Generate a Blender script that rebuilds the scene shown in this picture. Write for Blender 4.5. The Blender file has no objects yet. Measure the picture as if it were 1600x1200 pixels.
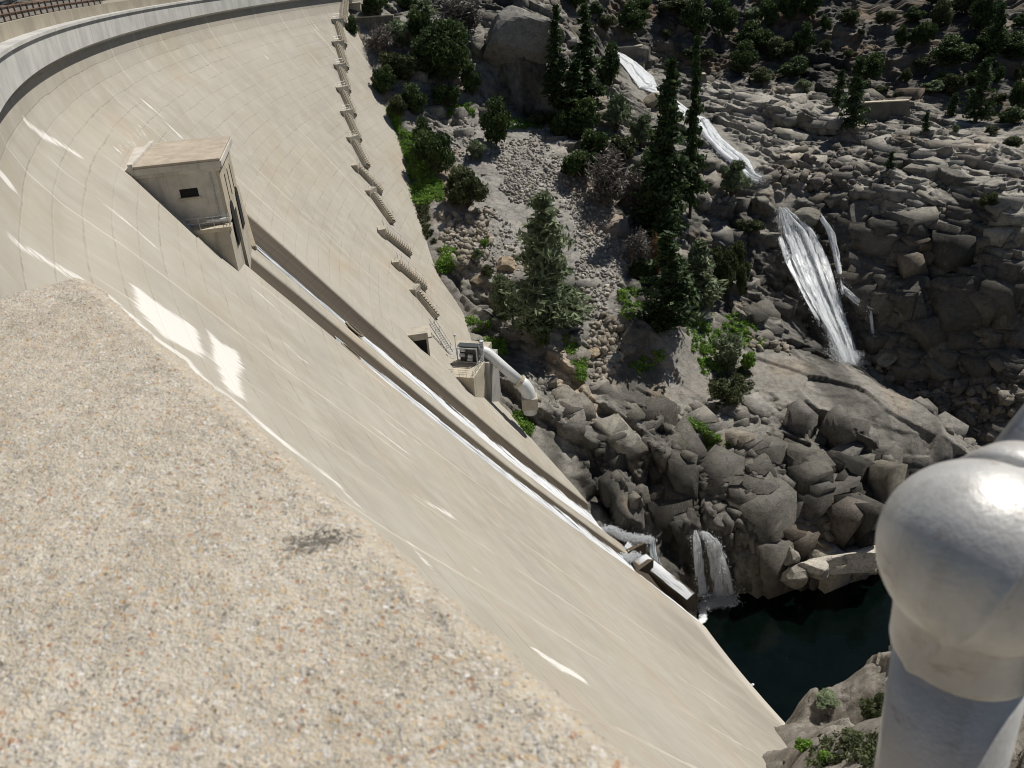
import bpy, bmesh, math, random
import numpy as np
from mathutils import Vector, Matrix
from mathutils.bvhtree import BVHTree
scene = bpy.context.scene
COL = scene.collection
rng = np.random.default_rng(7)

# ------------------------------------------------------------------ camera
PITCH, ROLL, FPX = math.radians(28), math.radians(4), 1256.0      # focal length in pixels of a 1600 wide picture
F = np.array([0, math.cos(PITCH), -math.sin(PITCH)])
U0 = np.array([0, math.sin(PITCH), math.cos(PITCH)])
RT = np.array([math.cos(ROLL), 0, 0]) - math.sin(ROLL) * U0
UP = np.array([math.sin(ROLL), 0, 0]) + math.cos(ROLL) * U0
def ray(x, y): return F + (x - 800) / FPX * RT - (y - 600) / FPX * UP
def at(x, y, t): return ray(x, y) * t
def proj(P):
    P = np.asarray(P, float); z = P @ F
    z = np.where(np.abs(z) < 1e-3, 1e-3, z)
    return 800 + FPX * (P @ RT) / z, 600 - FPX * (P @ UP) / z
cam = bpy.data.cameras.new('camera'); cam.sensor_width = 36; cam.lens = FPX * 36 / 1600
cam.clip_start = 0.02; cam.clip_end = 3000
cam.dof.use_dof = True; cam.dof.focus_distance = 60; cam.dof.aperture_fstop = 17
co = bpy.data.objects.new('camera', cam); COL.objects.link(co)
M = Matrix.Identity(4)
for i, v in enumerate((RT, UP, -F)):
    for k in range(3): M[k][i] = v[k]
co.matrix_world = M; scene.camera = co

# ------------------------------------------------------------------ light
SUN_AZ, SUN_EL = 52, 57
S = np.array([math.sin(math.radians(SUN_AZ)) * math.cos(math.radians(SUN_EL)),
              math.cos(math.radians(SUN_AZ)) * math.cos(math.radians(SUN_EL)), math.sin(math.radians(SUN_EL))])
sl = bpy.data.lights.new('sun', 'SUN'); sl.energy = 5.0; sl.angle = math.radians(0.5); sl.color = (1, 0.955, 0.88)
so = bpy.data.objects.new('sun', sl); COL.objects.link(so)
so.rotation_euler = Vector(-S).to_track_quat('-Z', 'Y').to_euler(); so.location = (60, 60, 80)
w = bpy.data.worlds.new('World'); scene.world = w; w.use_nodes = True
nt = w.node_tree; nt.nodes.clear()
sky = nt.nodes.new('ShaderNodeTexSky'); sky.sky_type = 'NISHITA'; sky.sun_disc = False
sky.sun_elevation = math.radians(SUN_EL); sky.sun_rotation = math.radians(SUN_AZ); sky.altitude = 1200
bg = nt.nodes.new('ShaderNodeBackground'); bg.inputs[1].default_value = 0.05
wo = nt.nodes.new('ShaderNodeOutputWorld')
nt.links.new(sky.outputs[0], bg.inputs[0]); nt.links.new(bg.outputs[0], wo.inputs[0])
scene.view_settings.view_transform = 'Standard'; scene.view_settings.look = 'None'
scene.view_settings.exposure = 0.0; scene.view_settings.gamma = 1
scene.render.engine = 'CYCLES'
scene.cycles.max_bounces = 6; scene.cycles.diffuse_bounces = 3; scene.cycles.glossy_bounces = 3
scene.cycles.transparent_max_bounces = 12; scene.cycles.caustics_reflective = False; scene.cycles.caustics_refractive = False
scene.cycles.use_denoising = True; scene.cycles.pixel_filter_type = 'BLACKMAN_HARRIS'; scene.cycles.filter_width = 1.0

# ------------------------------------------------------------------ node helper
class NT:
    def __init__(s, name):
        s.m = bpy.data.materials.new(name); s.m.use_nodes = True
        s.t = s.m.node_tree; s.t.nodes.clear()
        s.out = s.t.nodes.new('ShaderNodeOutputMaterial')
    def n(s, typ, ins=None, **props):
        nd = s.t.nodes.new(typ)
        for k, v in props.items(): setattr(nd, k, v)
        for k, v in (ins or {}).items(): s.put(nd.inputs[k], v)
        return nd
    def put(s, sock, v):
        if hasattr(v, 'node'): s.t.links.new(v, sock)
        elif isinstance(v, (tuple, list)) and len(v) == 3 and sock.type == 'RGBA': sock.default_value = (*v, 1)
        else: sock.default_value = v
    def math(s, op, a, b=None, c=None, clamp=False):
        nd = s.n('ShaderNodeMath', operation=op, use_clamp=clamp); s.put(nd.inputs[0], a)
        if b is not None: s.put(nd.inputs[1], b)
        if c is not None: s.put(nd.inputs[2], c)
        return nd.outputs[0]
    def mix(s, f, a, b, blend='MIX'):
        nd = s.n('ShaderNodeMix', data_type='RGBA', blend_type=blend); nd.clamp_factor = True
        s.put(nd.inputs[0], f); s.put(nd.inputs[6], a); s.put(nd.inputs[7], b); return nd.outputs[2]
    def ramp(s, f, stops, interp='LINEAR'):
        nd = s.n('ShaderNodeValToRGB'); s.put(nd.inputs[0], f); cr = nd.color_ramp; cr.interpolation = interp
        while len(cr.elements) < len(stops): cr.elements.new(0.5)
        for e, (p, c) in zip(cr.elements, stops):
            e.position = p; e.color = (*c, 1) if isinstance(c, (tuple, list)) else (c, c, c, 1)
        return nd.outputs[0]
    def step(s, f, lo, hi):
        nd = s.n('ShaderNodeMapRange', interpolation_type='SMOOTHSTEP'); s.put(nd.inputs[0], f)
        s.put(nd.inputs[1], lo); s.put(nd.inputs[2], hi); return nd.outputs[0]
    def noise(s, vec, scale, detail=4, rough=0.55, dist=0.0, col=False):
        nd = s.n('ShaderNodeTexNoise', {'Scale': scale, 'Detail': detail, 'Roughness': rough, 'Distortion': dist})
        if vec is not None: s.put(nd.inputs['Vector'], vec)
        return nd.outputs[1 if col else 0]
    def voro(s, vec, scale, feature='F1', out=0, rand=1.0):
        nd = s.n('ShaderNodeTexVoronoi', {'Scale': scale, 'Randomness': rand}, feature=feature)
        if vec is not None: s.put(nd.inputs['Vector'], vec)
        return nd.outputs[out]
    def mapping(s, vec, scale=(1, 1, 1), rot=(0, 0, 0), loc=(0, 0, 0)):
        return s.n('ShaderNodeMapping', {'Vector': vec, 'Scale': scale, 'Rotation': rot, 'Location': loc}).outputs[0]
    def obj(s): return s.n('ShaderNodeTexCoord').outputs['Object']
    def pos(s): return s.n('ShaderNodeNewGeometry').outputs['Position']
    def attr(s, name, out='Fac'): return s.n('ShaderNodeAttribute', attribute_name=name).outputs[out]
    def bump(s, h, strength=0.5, dist=0.1, normal=None):
        nd = s.n('ShaderNodeBump', {'Strength': strength, 'Distance': dist, 'Height': h})
        if normal is not None: s.put(nd.inputs['Normal'], normal)
        return nd.outputs[0]
    def bsdf(s, color, rough=0.8, metal=0.0, spec=0.3, normal=None, **kw):
        b = s.n('ShaderNodeBsdfPrincipled', {'Base Color': color, 'Roughness': rough, 'Metallic': metal, 'Specular IOR Level': spec, **kw})
        if normal is not None: s.put(b.inputs['Normal'], normal)
        return b.outputs[0]
    def done(s, sh): s.t.links.new(sh, s.out.inputs[0]); return s.m

# ------------------------------------------------------------------ mesh helpers
def mesh(name, V, Fc, mat=None, parent=None, smooth=False, attrs=None, cols=None, uv=None):
    """V (N,3); Fc: (M,k) array or list of index lists -> ONE mesh object."""
    me = bpy.data.meshes.new(name)
    V = np.asarray(V, np.float32)
    if isinstance(Fc, np.ndarray):
        M_, k = Fc.shape; me.vertices.add(len(V)); me.loops.add(M_ * k); me.polygons.add(M_)
        me.vertices.foreach_set('co', V.ravel()); me.loops.foreach_set('vertex_index', Fc.astype(np.int32).ravel())
        me.polygons.foreach_set('loop_start', np.arange(0, M_ * k, k, dtype=np.int32))
        try: me.polygons.foreach_set('loop_total', np.full(M_, k, np.int32))
        except Exception: pass
        me.update(calc_edges=True)
    else:
        me.from_pydata([tuple(map(float, v)) for v in V], [], [list(f) for f in Fc]); me.update()
    if smooth: me.polygons.foreach_set('use_smooth', np.ones(len(me.polygons), bool))
    for k_, a in (attrs or {}).items():
        at_ = me.attributes.new(k_, 'FLOAT', 'POINT'); at_.data.foreach_set('value', np.asarray(a, np.float32).ravel())
    for k_, a in (cols or {}).items():
        at_ = me.attributes.new(k_, 'FLOAT_COLOR', 'POINT')
        a = np.concatenate([np.asarray(a, np.float32), np.ones((len(V), 1), np.float32)], 1); at_.data.foreach_set('color', a.ravel())
    if mat: me.materials.append(mat)
    o = bpy.data.objects.new(name, me); COL.objects.link(o)
    if parent: o.parent = parent
    return o
def thing(name, label, cat, group=None, loc=(0, 0, 0)):
    o = bpy.data.objects.new(name, None); COL.objects.link(o); o.location = tuple(map(float, loc)); o.empty_display_size = 0.5
    return tag(o, label, cat, group)
def tag(o, label, cat, group=None):
    o['label'] = label; o['category'] = cat
    if group: o['group'] = group
    return o
def struct(o): o['kind'] = 'structure'; return o
def stuff(o, label, cat=None): o['kind'] = 'stuff'; o['label'] = label; o['category'] = cat or 'ground cover'; return o
def grid_faces(nu, nv):
    i = np.arange(nu * nv).reshape(nu, nv)
    return np.stack([i[:-1, :-1], i[1:, :-1], i[1:, 1:], i[:-1, 1:]], -1).reshape(-1, 4)
class MB:
    """collects simple shapes in world space, then links them as one mesh"""
    def __init__(s): s.V = []; s.F = []; s.n = 0
    def add(s, V, Fc):
        V = np.asarray(V, float); s.V.append(V); s.F += [[i + s.n for i in f] for f in Fc]; s.n += len(V); return s
    def box(s, o, ax, ay, az):
        """corner o and three edge vectors"""
        o, ax, ay, az = (np.asarray(v, float) for v in (o, ax, ay, az))
        V = [o + i * ax + j * ay + k * az for k in (0, 1) for j in (0, 1) for i in (0, 1)]
        Fc = [(0, 2, 3, 1), (4, 5, 7, 6), (0, 1, 5, 4), (2, 6, 7, 3), (0, 4, 6, 2), (1, 3, 7, 5)]
        if np.dot(np.cross(ax, ay), az) < 0: Fc = [f[::-1] for f in Fc]
        return s.add(V, Fc)
    def tube(s, pts, r, n=8, caps=True):
        pts = [np.asarray(p, float) for p in pts]; rs = r if hasattr(r, '__len__') else [r] * len(pts)
        V = []; Fc = []
        up = None
        for i, p in enumerate(pts):
            d = pts[min(i + 1, len(pts) - 1)] - pts[max(i - 1, 0)]; d /= np.linalg.norm(d) + 1e-9
            if up is None: up = np.cross(d, [0, 0, 1.0] if abs(d[2]) < .9 else [1.0, 0, 0])
            up = up - d * (up @ d); up /= np.linalg.norm(up) + 1e-9; b = np.cross(d, up)
            for k in range(n):
                a = 2 * math.pi * k / n; V.append(p + rs[i] * (math.cos(a) * up + math.sin(a) * b))
        for i in range(len(pts) - 1):
            for k in range(n): Fc.append((i * n + k, i * n + (k + 1) % n, (i + 1) * n + (k + 1) % n, (i + 1) * n + k))
        if caps: Fc.append(tuple(range(n))[::-1]); Fc.append(tuple((len(pts) - 1) * n + k for k in range(n)))
        return s.add(V, Fc)
    def prism(s, poly, vec):
        """polygon (k,3) extruded by vec"""
        poly = np.asarray(poly, float); k = len(poly)
        return s.add(np.concatenate([poly, poly + np.asarray(vec)]),
            [tuple(range(k))[::-1], tuple(range(k, 2 * k))] + [(i, (i + 1) % k, k + (i + 1) % k, k + i) for i in range(k)])
    def build(s, name, mat, parent=None, smooth=False, bevel=0):
        V = np.concatenate(s.V)
        o = mesh(name, V, s.F, mat, parent, smooth)
        bm = bmesh.new(); bm.from_mesh(o.data); bmesh.ops.recalc_face_normals(bm, faces=bm.faces); bm.to_mesh(o.data); bm.free()
        if bevel:
            b = o.modifiers.new('bevel', 'BEVEL'); b.width = bevel; b.segments = 2; b.limit_method = 'ANGLE'
        return o

# ------------------------------------------------------------------ noise (numpy)
def hash2(ix, iy, seed=0, k=3):
    h = (ix.astype(np.int64) * 374761393 + iy.astype(np.int64) * 668265263 + seed * 974711) & 0xffffffff
    out = []
    for j in range(k):
        h = ((h ^ (h >> 13)) * 1274126177 + j * 40503) & 0xffffffff
        h = (h ^ (h >> 16)) & 0xffffffff
        out.append((h & 0xffffff) / float(0x1000000))
    return out
def vnoise(x, y, seed=0):
    ix, iy = np.floor(x), np.floor(y); fx, fy = x - ix, y - iy
    fx = fx * fx * fx * (fx * (fx * 6 - 15) + 10); fy = fy * fy * fy * (fy * (fy * 6 - 15) + 10)
    ix = ix.astype(np.int64); iy = iy.astype(np.int64)
    g = lambda a, b: hash2(ix + a, iy + b, seed, 1)[0]
    return ((g(0, 0) * (1 - fx) + g(1, 0) * fx) * (1 - fy) + (g(0, 1) * (1 - fx) + g(1, 1) * fx) * fy) * 2 - 1
def fbm(x, y, oct=4, seed=0, gain=0.5):
    s = 0; a = 1.0; t = 0
    for o in range(oct):
        s = s + a * vnoise(x, y, seed + o * 17); t += a; a *= gain; x = x * 2.03 + 5.1; y = y * 2.03 + 1.7
    return s / t
def blocks(x, y, seed, tilt=0.5, off=0.5, crack=0.5, cw=0.06, bx=0.0, by=0.0):
    """rock blocks: each Voronoi cell is a tilted plateau, cracks between. unit cells"""
    ix, iy = np.floor(x), np.floor(y)
    d1 = np.full(x.shape, 9.0); d2 = np.full(x.shape, 9.0); h = np.zeros(x.shape); idv = np.zeros(x.shape)
    for dx in (-1, 0, 1):
        for dy in (-1, 0, 1):
            cx, cy = ix + dx, iy + dy
            r = hash2(cx.astype(np.int64), cy.astype(np.int64), seed, 5)
            px, py = cx + .1 + .8 * r[0], cy + .1 + .8 * r[1]
            ex, ey = x - px, y - py; d = np.sqrt(ex * ex + ey * ey)
            hh = off * (r[2] * 2 - 1) + (tilt * (r[3] * 2 - 1) + bx) * ex + (tilt * (r[4] * 2 - 1) + by) * ey
            nb = d < d1
            d2 = np.where(nb, d1, np.minimum(d2, d)); d1 = np.where(nb, d, d1); h = np.where(nb, hh, h); idv = np.where(nb, r[2] * .5 + r[4] * .5, idv)
    e = d2 - d1
    return h - crack * np.clip(1 - e / cw, 0, 1), idv, e
def poly_sd(px, py, poly):
    """signed distance in pixels, positive inside"""
    poly = np.asarray(poly, float); n = len(poly); d = np.full(px.shape, 1e9); ins = np.zeros(px.shape, bool)
    for i in range(n):
        ax, ay = poly[i]; bx, by = poly[(i + 1) % n]
        ex, ey = bx - ax, by - ay; wx, wy = px - ax, py - ay
        t = np.clip((wx * ex + wy * ey) / (ex * ex + ey * ey + 1e-9), 0, 1)
        d = np.minimum(d, np.hypot(wx - t * ex, wy - t * ey))
        c = (ay > py) != (by > py)
        ins ^= c & (px < ex * (py - ay) / (ey if abs(ey) > 1e-9 else 1e-9) + ax)
    return np.where(ins, d, -d)
def line_d(px, py, pts):
    d = np.full(px.shape, 1e9)
    for (ax, ay), (bx, by) in zip(pts[:-1], pts[1:]):
        ex, ey = bx - ax, by - ay; wx, wy = px - ax, py - ay
        t = np.clip((wx * ex + wy * ey) / (ex * ex + ey * ey + 1e-9), 0, 1)
        d = np.minimum(d, np.hypot(wx - t * ex, wy - t * ey))
    return d
def sstep(x, a, b): t = np.clip((x - a) / (b - a), 0, 1); return t * t * (3 - 2 * t)
# ------------------------------------------------------------------ dam geometry: an arch, downstream face concave
CC = np.array([182.175, 137.52]); RAD = 228.29
PZ = np.array([4, 5.4, 7.5, 9, 11, 14, 18.6, 24, 29.3, 40, 60, 80, 97, 125.]); PB = np.array([0, 0, .25, .8, 2, 4.5, 7.9, 11.8, 15.9, 24.0, 39.5, 55.2, 68.6, 90.6])
def rface(z): return RAD - np.interp(-np.asarray(z, float), PZ, PB)
def frame(th):
    t = math.radians(th); return np.array([math.cos(t), math.sin(t), 0]), np.array([math.sin(t), -math.cos(t), 0])   # inward (downstream), along the crest towards the camera
def P(th, r, z):
    t = np.radians(th); return np.stack(np.broadcast_arrays(CC[0] - r * np.cos(t), CC[1] - r * np.sin(t), np.asarray(z, float)), -1)
def hit(x, y, off=0.0, n=16000):
    """where the sight line of a photo point meets the dam face (raised by off)"""
    d = ray(x, y); t = np.linspace(20, 330, n); Q = t[:, None] * d
    g = np.hypot(Q[:, 0] - CC[0], Q[:, 1] - CC[1]) - (rface(Q[:, 2]) - off)
    s = np.where((g[:-1] < 0) & (g[1:] >= 0))[0]
    return Q[s[0]] if len(s) else Q[-1]
def hit_trough(x, y, n=16000):
    d = ray(x, y); t = np.linspace(60, 160, n); Q = t[:, None] * d
    th_ = np.degrees(np.arctan2(CC[1] - Q[:, 1], CC[0] - Q[:, 0]))
    g = np.hypot(Q[:, 0] - CC[0], Q[:, 1] - CC[1]) - (rface(Q[:, 2]) + trough(th_, Q[:, 2]))
    s = np.where((g[:-1] < 0) & (g[1:] >= 0))[0]
    return Q[s[0]] if len(s) else Q[-1]
def polar(Q):
    return math.degrees(math.atan2(CC[1] - Q[1], CC[0] - Q[0])), math.hypot(Q[0] - CC[0], Q[1] - CC[1]), Q[2]

# two spillway troughs, cut radially into the face
def line_a(dz): return np.interp(dz, [20, 40, 52, 60, 68, 80, 86, 130], [13.4, 13.4, 13.35, 13.2, 12.85, 11.9, 11.4, 10.9])      # centre line of the right trough
def line_b(dz): return np.interp(dz, [20, 50, 58, 66, 74, 81, 130], [16.55, 16.45, 16.3, 15.85, 15.35, 14.8, 14.0])      # and of the left one
def trough(th, z):
    """depth of the carved troughs"""
    dz = -z
    top = sstep(dz, 22.5, 25.0)
    wa = np.interp(dz, [20, 24, 38, 60, 86, 130], [1.5, 1.5, 1.42, 1.35, 1.2, 1.2])
    a = np.clip(1 - np.abs((th - line_a(dz)) / wa) ** 2.2, 0, None) * 1.6 * top
    wb = np.interp(dz, [20, 27, 40, 80, 130], [.65, .75, .95, .95, .9])
    b = np.clip(1 - np.abs((th - line_b(dz)) / wb) ** 2.2, 0, None) * np.interp(dz, [24, 30, 38], [.7, .8, .95]) * top
    return np.maximum(a, b)
LIP = 88.0      # the troughs end in a flip lip at this depth

dam = thing('dam', 'huge pale curved concrete arch dam filling the left of the view with two spillway streams', 'dam', loc=P(10, 170, -97))
dam.location = (0, 0, 0)
ths = np.concatenate([np.arange(-34, 10.8, .28), np.arange(10.8, 18.6, .05), np.arange(18.6, 44, .14)])
dep = np.concatenate([np.arange(5.4, 20, .3), np.arange(20, 100, .5), np.arange(100, 125, 2)])
TH, DP = np.meshgrid(ths, dep, indexing='ij')
tr = trough(TH, -DP)
V = P(TH, rface(-DP) + tr, -DP)
# where the face is stained: white lime runs and patches, each a line or patch found on the face
X, Y = proj(V.reshape(-1, 3)); X = X.reshape(TH.shape); Y = Y.reshape(TH.shape)
def facecoord(pts): 
    out = []
    for p in pts:
        a, r, z = polar(hit(*p)); out.append((a * 3.6, -z * 1.25))
    return out
UU, VV = TH * 3.6, DP * 1.25
st = np.full(TH.shape, -9.0)
for pts, wd in (([(18, 372), (60, 400), (110, 428), (160, 455), (200, 490), (240, 525), (290, 560), (320, 595), (360, 620), (400, 655), (440, 690), (480, 720), (520, 750), (560, 790)], .42),
                ([(640, 767), (665, 785), (705, 805)], .4), ([(606, 660), (655, 693)], .22), ([(645, 852), (675, 890)], .3), ([(848, 1025), (880, 1045), (910, 1062)], .6),
                ([(735, 880), (770, 918)], .16), ([(40, 190), (62, 208), (85, 220), (122, 242)], .5), ([(224, 157), (282, 213)], .42), ([(350, 205), (420, 262), (470, 300)], .14),
                ([(415, 505), (470, 560), (535, 600)], .12), ([(560, 650), (640, 710)], .12), ([(395, 450), (440, 490)], .2), ([(0, 270), (10, 280)], .8),
                ([(75, 245), (130, 290), (190, 340), (250, 392)], .18), ([(405, 75), (418, 90)], .35), ([(480, 22), (522, 72)], .16)):
    q = facecoord(pts); st = np.maximum(st, wd - line_d(UU, VV, q))
for i in range(9):
    x0 = 176 + i * 5.2; y0 = 236 - i * 5; q = facecoord([(x0, y0), (x0 + 9, y0 + 9 + i % 3 * 3)]); st = np.maximum(st, .12 - line_d(UU, VV, q))
for poly in ([(206, 442), (232, 462), (300, 508), (315, 525), (322, 562), (300, 550), (260, 530), (228, 500), (208, 475)],
             [(323, 515), (345, 535), (372, 548), (383, 578), (372, 585), (390, 632), (360, 615), (345, 595), (330, 550)]):
    st = np.maximum(st, poly_sd(UU, VV, facecoord(poly)))
# wet brown staining in and beside the troughs
wet = np.clip(tr / .7, 0, 1)
uvu = TH * math.pi / 180 * 213.0

def concrete_face():
    m = NT('dam concrete'); u = m.attr('arc'); v = m.attr('fall'); st_ = m.attr('stain'); wet_ = m.attr('wet')
    comb = m.n('ShaderNodeCombineXYZ', {0: u, 1: v}).outputs[0]
    big = m.noise(comb, .05, 5, .6); med = m.noise(comb, .35, 6, .65); fine = m.noise(comb, 6, 4, .7)
    col = m.ramp(big, [(.3, (.300, .274, .226)), (.5, (.346, .318, .267)), (.7, (.388, .359, .308))])
    col = m.mix(m.step(med, .35, .75), col, (.395, .37, .318), 'MIX')
    # each pour: height 1.5 m, its own slight tint
    vr = m.math('ADD', m.math('DIVIDE', v, 1.52), m.math('MULTIPLY', m.noise(comb, .12, 2), .25))
    pour = m.math('FLOOR', vr); blk = m.math('FLOOR', m.math('DIVIDE', m.math('ADD', u, 222.5), 10.72))
    wn = m.n('ShaderNodeTexWhiteNoise', {'Vector': m.n('ShaderNodeCombineXYZ', {0: blk, 1: pour}).outputs[0]}).outputs[0]
    col = m.mix(.12, col, m.ramp(wn, [(0, (.82, .82, .84)), (1, (1.12, 1.1, 1.06))]), 'MULTIPLY')
    col = m.mix(m.math('MULTIPLY', m.step(m.noise(m.mapping(comb, (.045, .09, 1), loc=(9, 3, 0)), 1, 5, .6), .5, .72), .35), col, (.37, .285, .185))
    col = m.mix(m.math('MULTIPLY', m.step(m.noise(m.mapping(comb, (.06, .12, 1), loc=(40, 8, 0)), 1, 6, .65), .5, .7), .35), col, (.30, .285, .26))
    lf = m.math('FRACT', vr); lift = m.step(m.math('ABSOLUTE', m.math('SUBTRACT', lf, .5)), .44, .49)
    brk = m.math('MULTIPLY', m.step(m.noise(m.mapping(comb, (.05, .66, 1)), 1, 5, .75), .42, .62), m.step(m.noise(m.mapping(comb, (.9, .4, 1)), 1, 4, .7), .35, .6))
    col = m.mix(m.math('MULTIPLY', lift, m.math('MULTIPLY', brk, .62)), col, (.20, .17, .13))
    # stains running down the slope
    strk = m.noise(m.mapping(comb, (1.3, .05, 1)), 1, 5, .6)
    col = m.mix(m.math('MULTIPLY', m.step(strk, .55, .8), .15), col, (.52, .47, .39))
    strk2 = m.noise(m.mapping(comb, (.9, .03, 1), loc=(31, 7, 0)), 1, 5, .65)
    col = m.mix(m.math('MULTIPLY', m.step(strk2, .58, .8), .22), col, (.24, .205, .16))
    # contraction joints every 10.5 m, pale with a brown centre
    uw = m.math('ADD', u, m.math('MULTIPLY', m.math('SUBTRACT', m.noise(comb, .8, 4), .5), .5))
    jf = m.math('ABSOLUTE', m.math('SUBTRACT', m.math('FRACT', m.math('DIVIDE', m.math('ADD', uw, 222.5), 10.72)), .5))
    jb = m.step(m.noise(m.mapping(comb, (.2, .1, 1)), 1, 4, .6), .38, .6)
    jl = m.math('MULTIPLY', m.step(jf, .478, .49), jb)
    col = m.mix(m.math('MULTIPLY', jl, .45), col, (.6, .55, .46))
    col = m.mix(m.math('MULTIPLY', m.step(jf, .493, .499), m.math('MULTIPLY', m.math('SUBTRACT', 1, jb), .45)), col, (.23, .19, .14))
    # fan of dark runs low on the face, pale polished toe
    low = m.math('MULTIPLY', m.step(v, 58, 88), m.step(m.noise(m.mapping(comb, (.07, .03, 1)), 1, 4, .55), .42, .62))
    col = m.mix(m.math('MULTIPLY', low, .55), col, (.235, .21, .18))
    col = m.mix(m.math('MULTIPLY', m.step(v, 91.5, 94.5), .6), col, (.55, .515, .46))
    # white lime
    ns = m.math('MULTIPLY', m.math('SUBTRACT', m.noise(m.mapping(comb, (1.2, .3, 1)), 1, 7, .75), .5), 2.4)
    lime = m.step(m.math('ADD', st_, ns), -.10, .42)
    col = m.mix(m.math('MULTIPLY', lime, .85), col, (.70, .68, .64))
    # wet troughs
    wc = m.ramp(m.noise(m.mapping(comb, (1.2, .06, 1)), 1, 4, .6), [(.3, (.030, .022, .014)), (.7, (.075, .056, .036))])
    col = m.mix(m.math('MULTIPLY', m.step(wet_, .05, .45), .95), col, wc)
    col = m.mix(m.step(fine, .62, .8), col, m.mix(.25, col, (.12, .1, .08)))
    rough = m.math('SUBTRACT', .9, m.math('MULTIPLY', m.step(wet_, .3, 1), .2))
    h = m.math('ADD', m.math('MULTIPLY', lift, -.6), m.math('ADD', m.math('MULTIPLY', wn, .4), m.math('MULTIPLY', fine, .35)))
    return m.done(m.bsdf(col, rough, normal=m.bump(h, .35, .06)))
M_FACE = concrete_face()
nu, nv = TH.shape
face = mesh('face', V.reshape(-1, 3), grid_faces(nu, nv), M_FACE, dam, True, {'arc': uvu, 'fall': DP, 'stain': st, 'wet': wet})

def concrete(name, base=(.40, .365, .30), scale=1.0, dark=.5):
    m = NT(name); p = m.pos()
    n1 = m.noise(p, .5 * scale, 5, .65); n2 = m.noise(m.mapping(p, (1.5, 1.5, .12)), 1.2 * scale, 5, .6); n3 = m.noise(p, 9 * scale, 3, .7)
    c = m.mix(m.step(n1, .3, .7), tuple(b * .82 for b in base), tuple(b * 1.12 for b in base))
    c = m.mix(m.math('MULTIPLY', m.step(n2, .5, .72), dark), c, tuple(b * .5 for b in base))
    c = m.mix(m.math('MULTIPLY', m.step(n3, .6, .75), .3), c, tuple(b * .6 for b in base))
    return m.done(m.bsdf(c, .9, normal=m.bump(m.math('ADD', n3, n1), .3, .04)))
M_CONC = concrete('structure concrete'); M_GREYC = concrete('grey parapet concrete', (.36, .35, .325), .8, .4); M_OLD = concrete('old brown concrete', (.3, .255, .19), 1, .7)

def ring(name, prof, mat, parent, a0, a1, step=.25):
    """a profile of (radius, z) swept along the crest arc"""
    tt = np.arange(a0, a1 + 1e-6, step); prof = np.asarray(prof, float)
    V = np.stack([P(tt, r + 1.6 * sstep(tt, 30.5, 33.5), z) for r, z in prof], 1); n, k = len(tt), len(prof)
    Fc = [(i * k + j, (i + 1) * k + j, (i + 1) * k + (j + 1) % k, i * k + (j + 1) % k) for i in range(n - 1) for j in range(k)]
    Fc += [tuple(range(k)), tuple((n - 1) * k + j for j in range(k))[::-1]]
    return MB().add(V.reshape(-1, 3), Fc).build(name, mat, parent)
R_ = RAD
def crest_concrete(name, base):
    m = NT(name); p = m.pos(); n1 = m.noise(p, .25, 5, .65); n3 = m.noise(p, 5, 4, .7)
    c = m.mix(m.step(n1, .35, .65), tuple(b * .85 for b in base), tuple(b * 1.1 for b in base))
    s1 = m.noise(m.mapping(p, (.9, .9, .08)), 1.0, 5, .65)
    c = m.mix(m.math('MULTIPLY', m.step(s1, .5, .68), .5), c, tuple(b * .62 for b in base))
    c = m.mix(m.math('MULTIPLY', m.step(n3, .55, .75), .25), c, tuple(b * .6 for b in base))
    return m.done(m.bsdf(c, .9, normal=m.bump(n3, .3, .05)))
M_BAND = crest_concrete('crest band concrete', (.47, .465, .44)); M_CREST = crest_concrete('crest wall concrete', (.31, .275, .215))
ring('parapet_band', [(R_ - .85, -3.25), (R_ - .85, -5.3), (R_ + .5, -5.9), (R_ + .5, -3.25)], M_BAND, dam, -34, 43)
ring('coping', [(R_ - 1.05, -3.02), (R_ - 1.05, -3.2475), (R_ + .5, -3.2475), (R_ + .5, -3.02)], M_BAND, dam, -34, 43)
ring('crest_wall', [(R_ + .2, -2.0), (R_ + .2, -3.017), (R_ + 6.5, -3.017), (R_ + 6.5, -2.0)], M_CREST, dam, -34, 43)
# ------------------------------------------------------------------ far hillside: heights over a plane tilted 38 degrees
TA = math.radians(38)
EB = np.array([0, math.cos(TA), math.sin(TA)]); EN = np.array([0, -math.sin(TA), math.cos(TA)])
def toab(Q): Q = np.asarray(Q, float); return Q[..., 0], Q @ EB, Q @ EN
def fromab(a, b, h): return a[..., None] * np.array([1., 0, 0]) + b[..., None] * EB + h[..., None] * EN
ctrl = []
for x, y in [(545, 0), (560, 60), (590, 140), (605, 175), (620, 210), (640, 280), (650, 330), (665, 380), (683, 430), (722, 488)]:
    q = hit(x, y); ctrl.append(q); ctrl.append(q + np.array([-22, 6, -3])); ctrl.append(q + np.array([2.5, 0.8, .4]))
for x, y in [(770, 625), (790, 640), (815, 670), (850, 710), (885, 750), (920, 790), (955, 825), (985, 860), (1040, 920), (1095, 970)]:
    q = hit(x, y); ctrl.append(q); ctrl.append(q + np.array([-16, 0, -4]))
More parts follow.
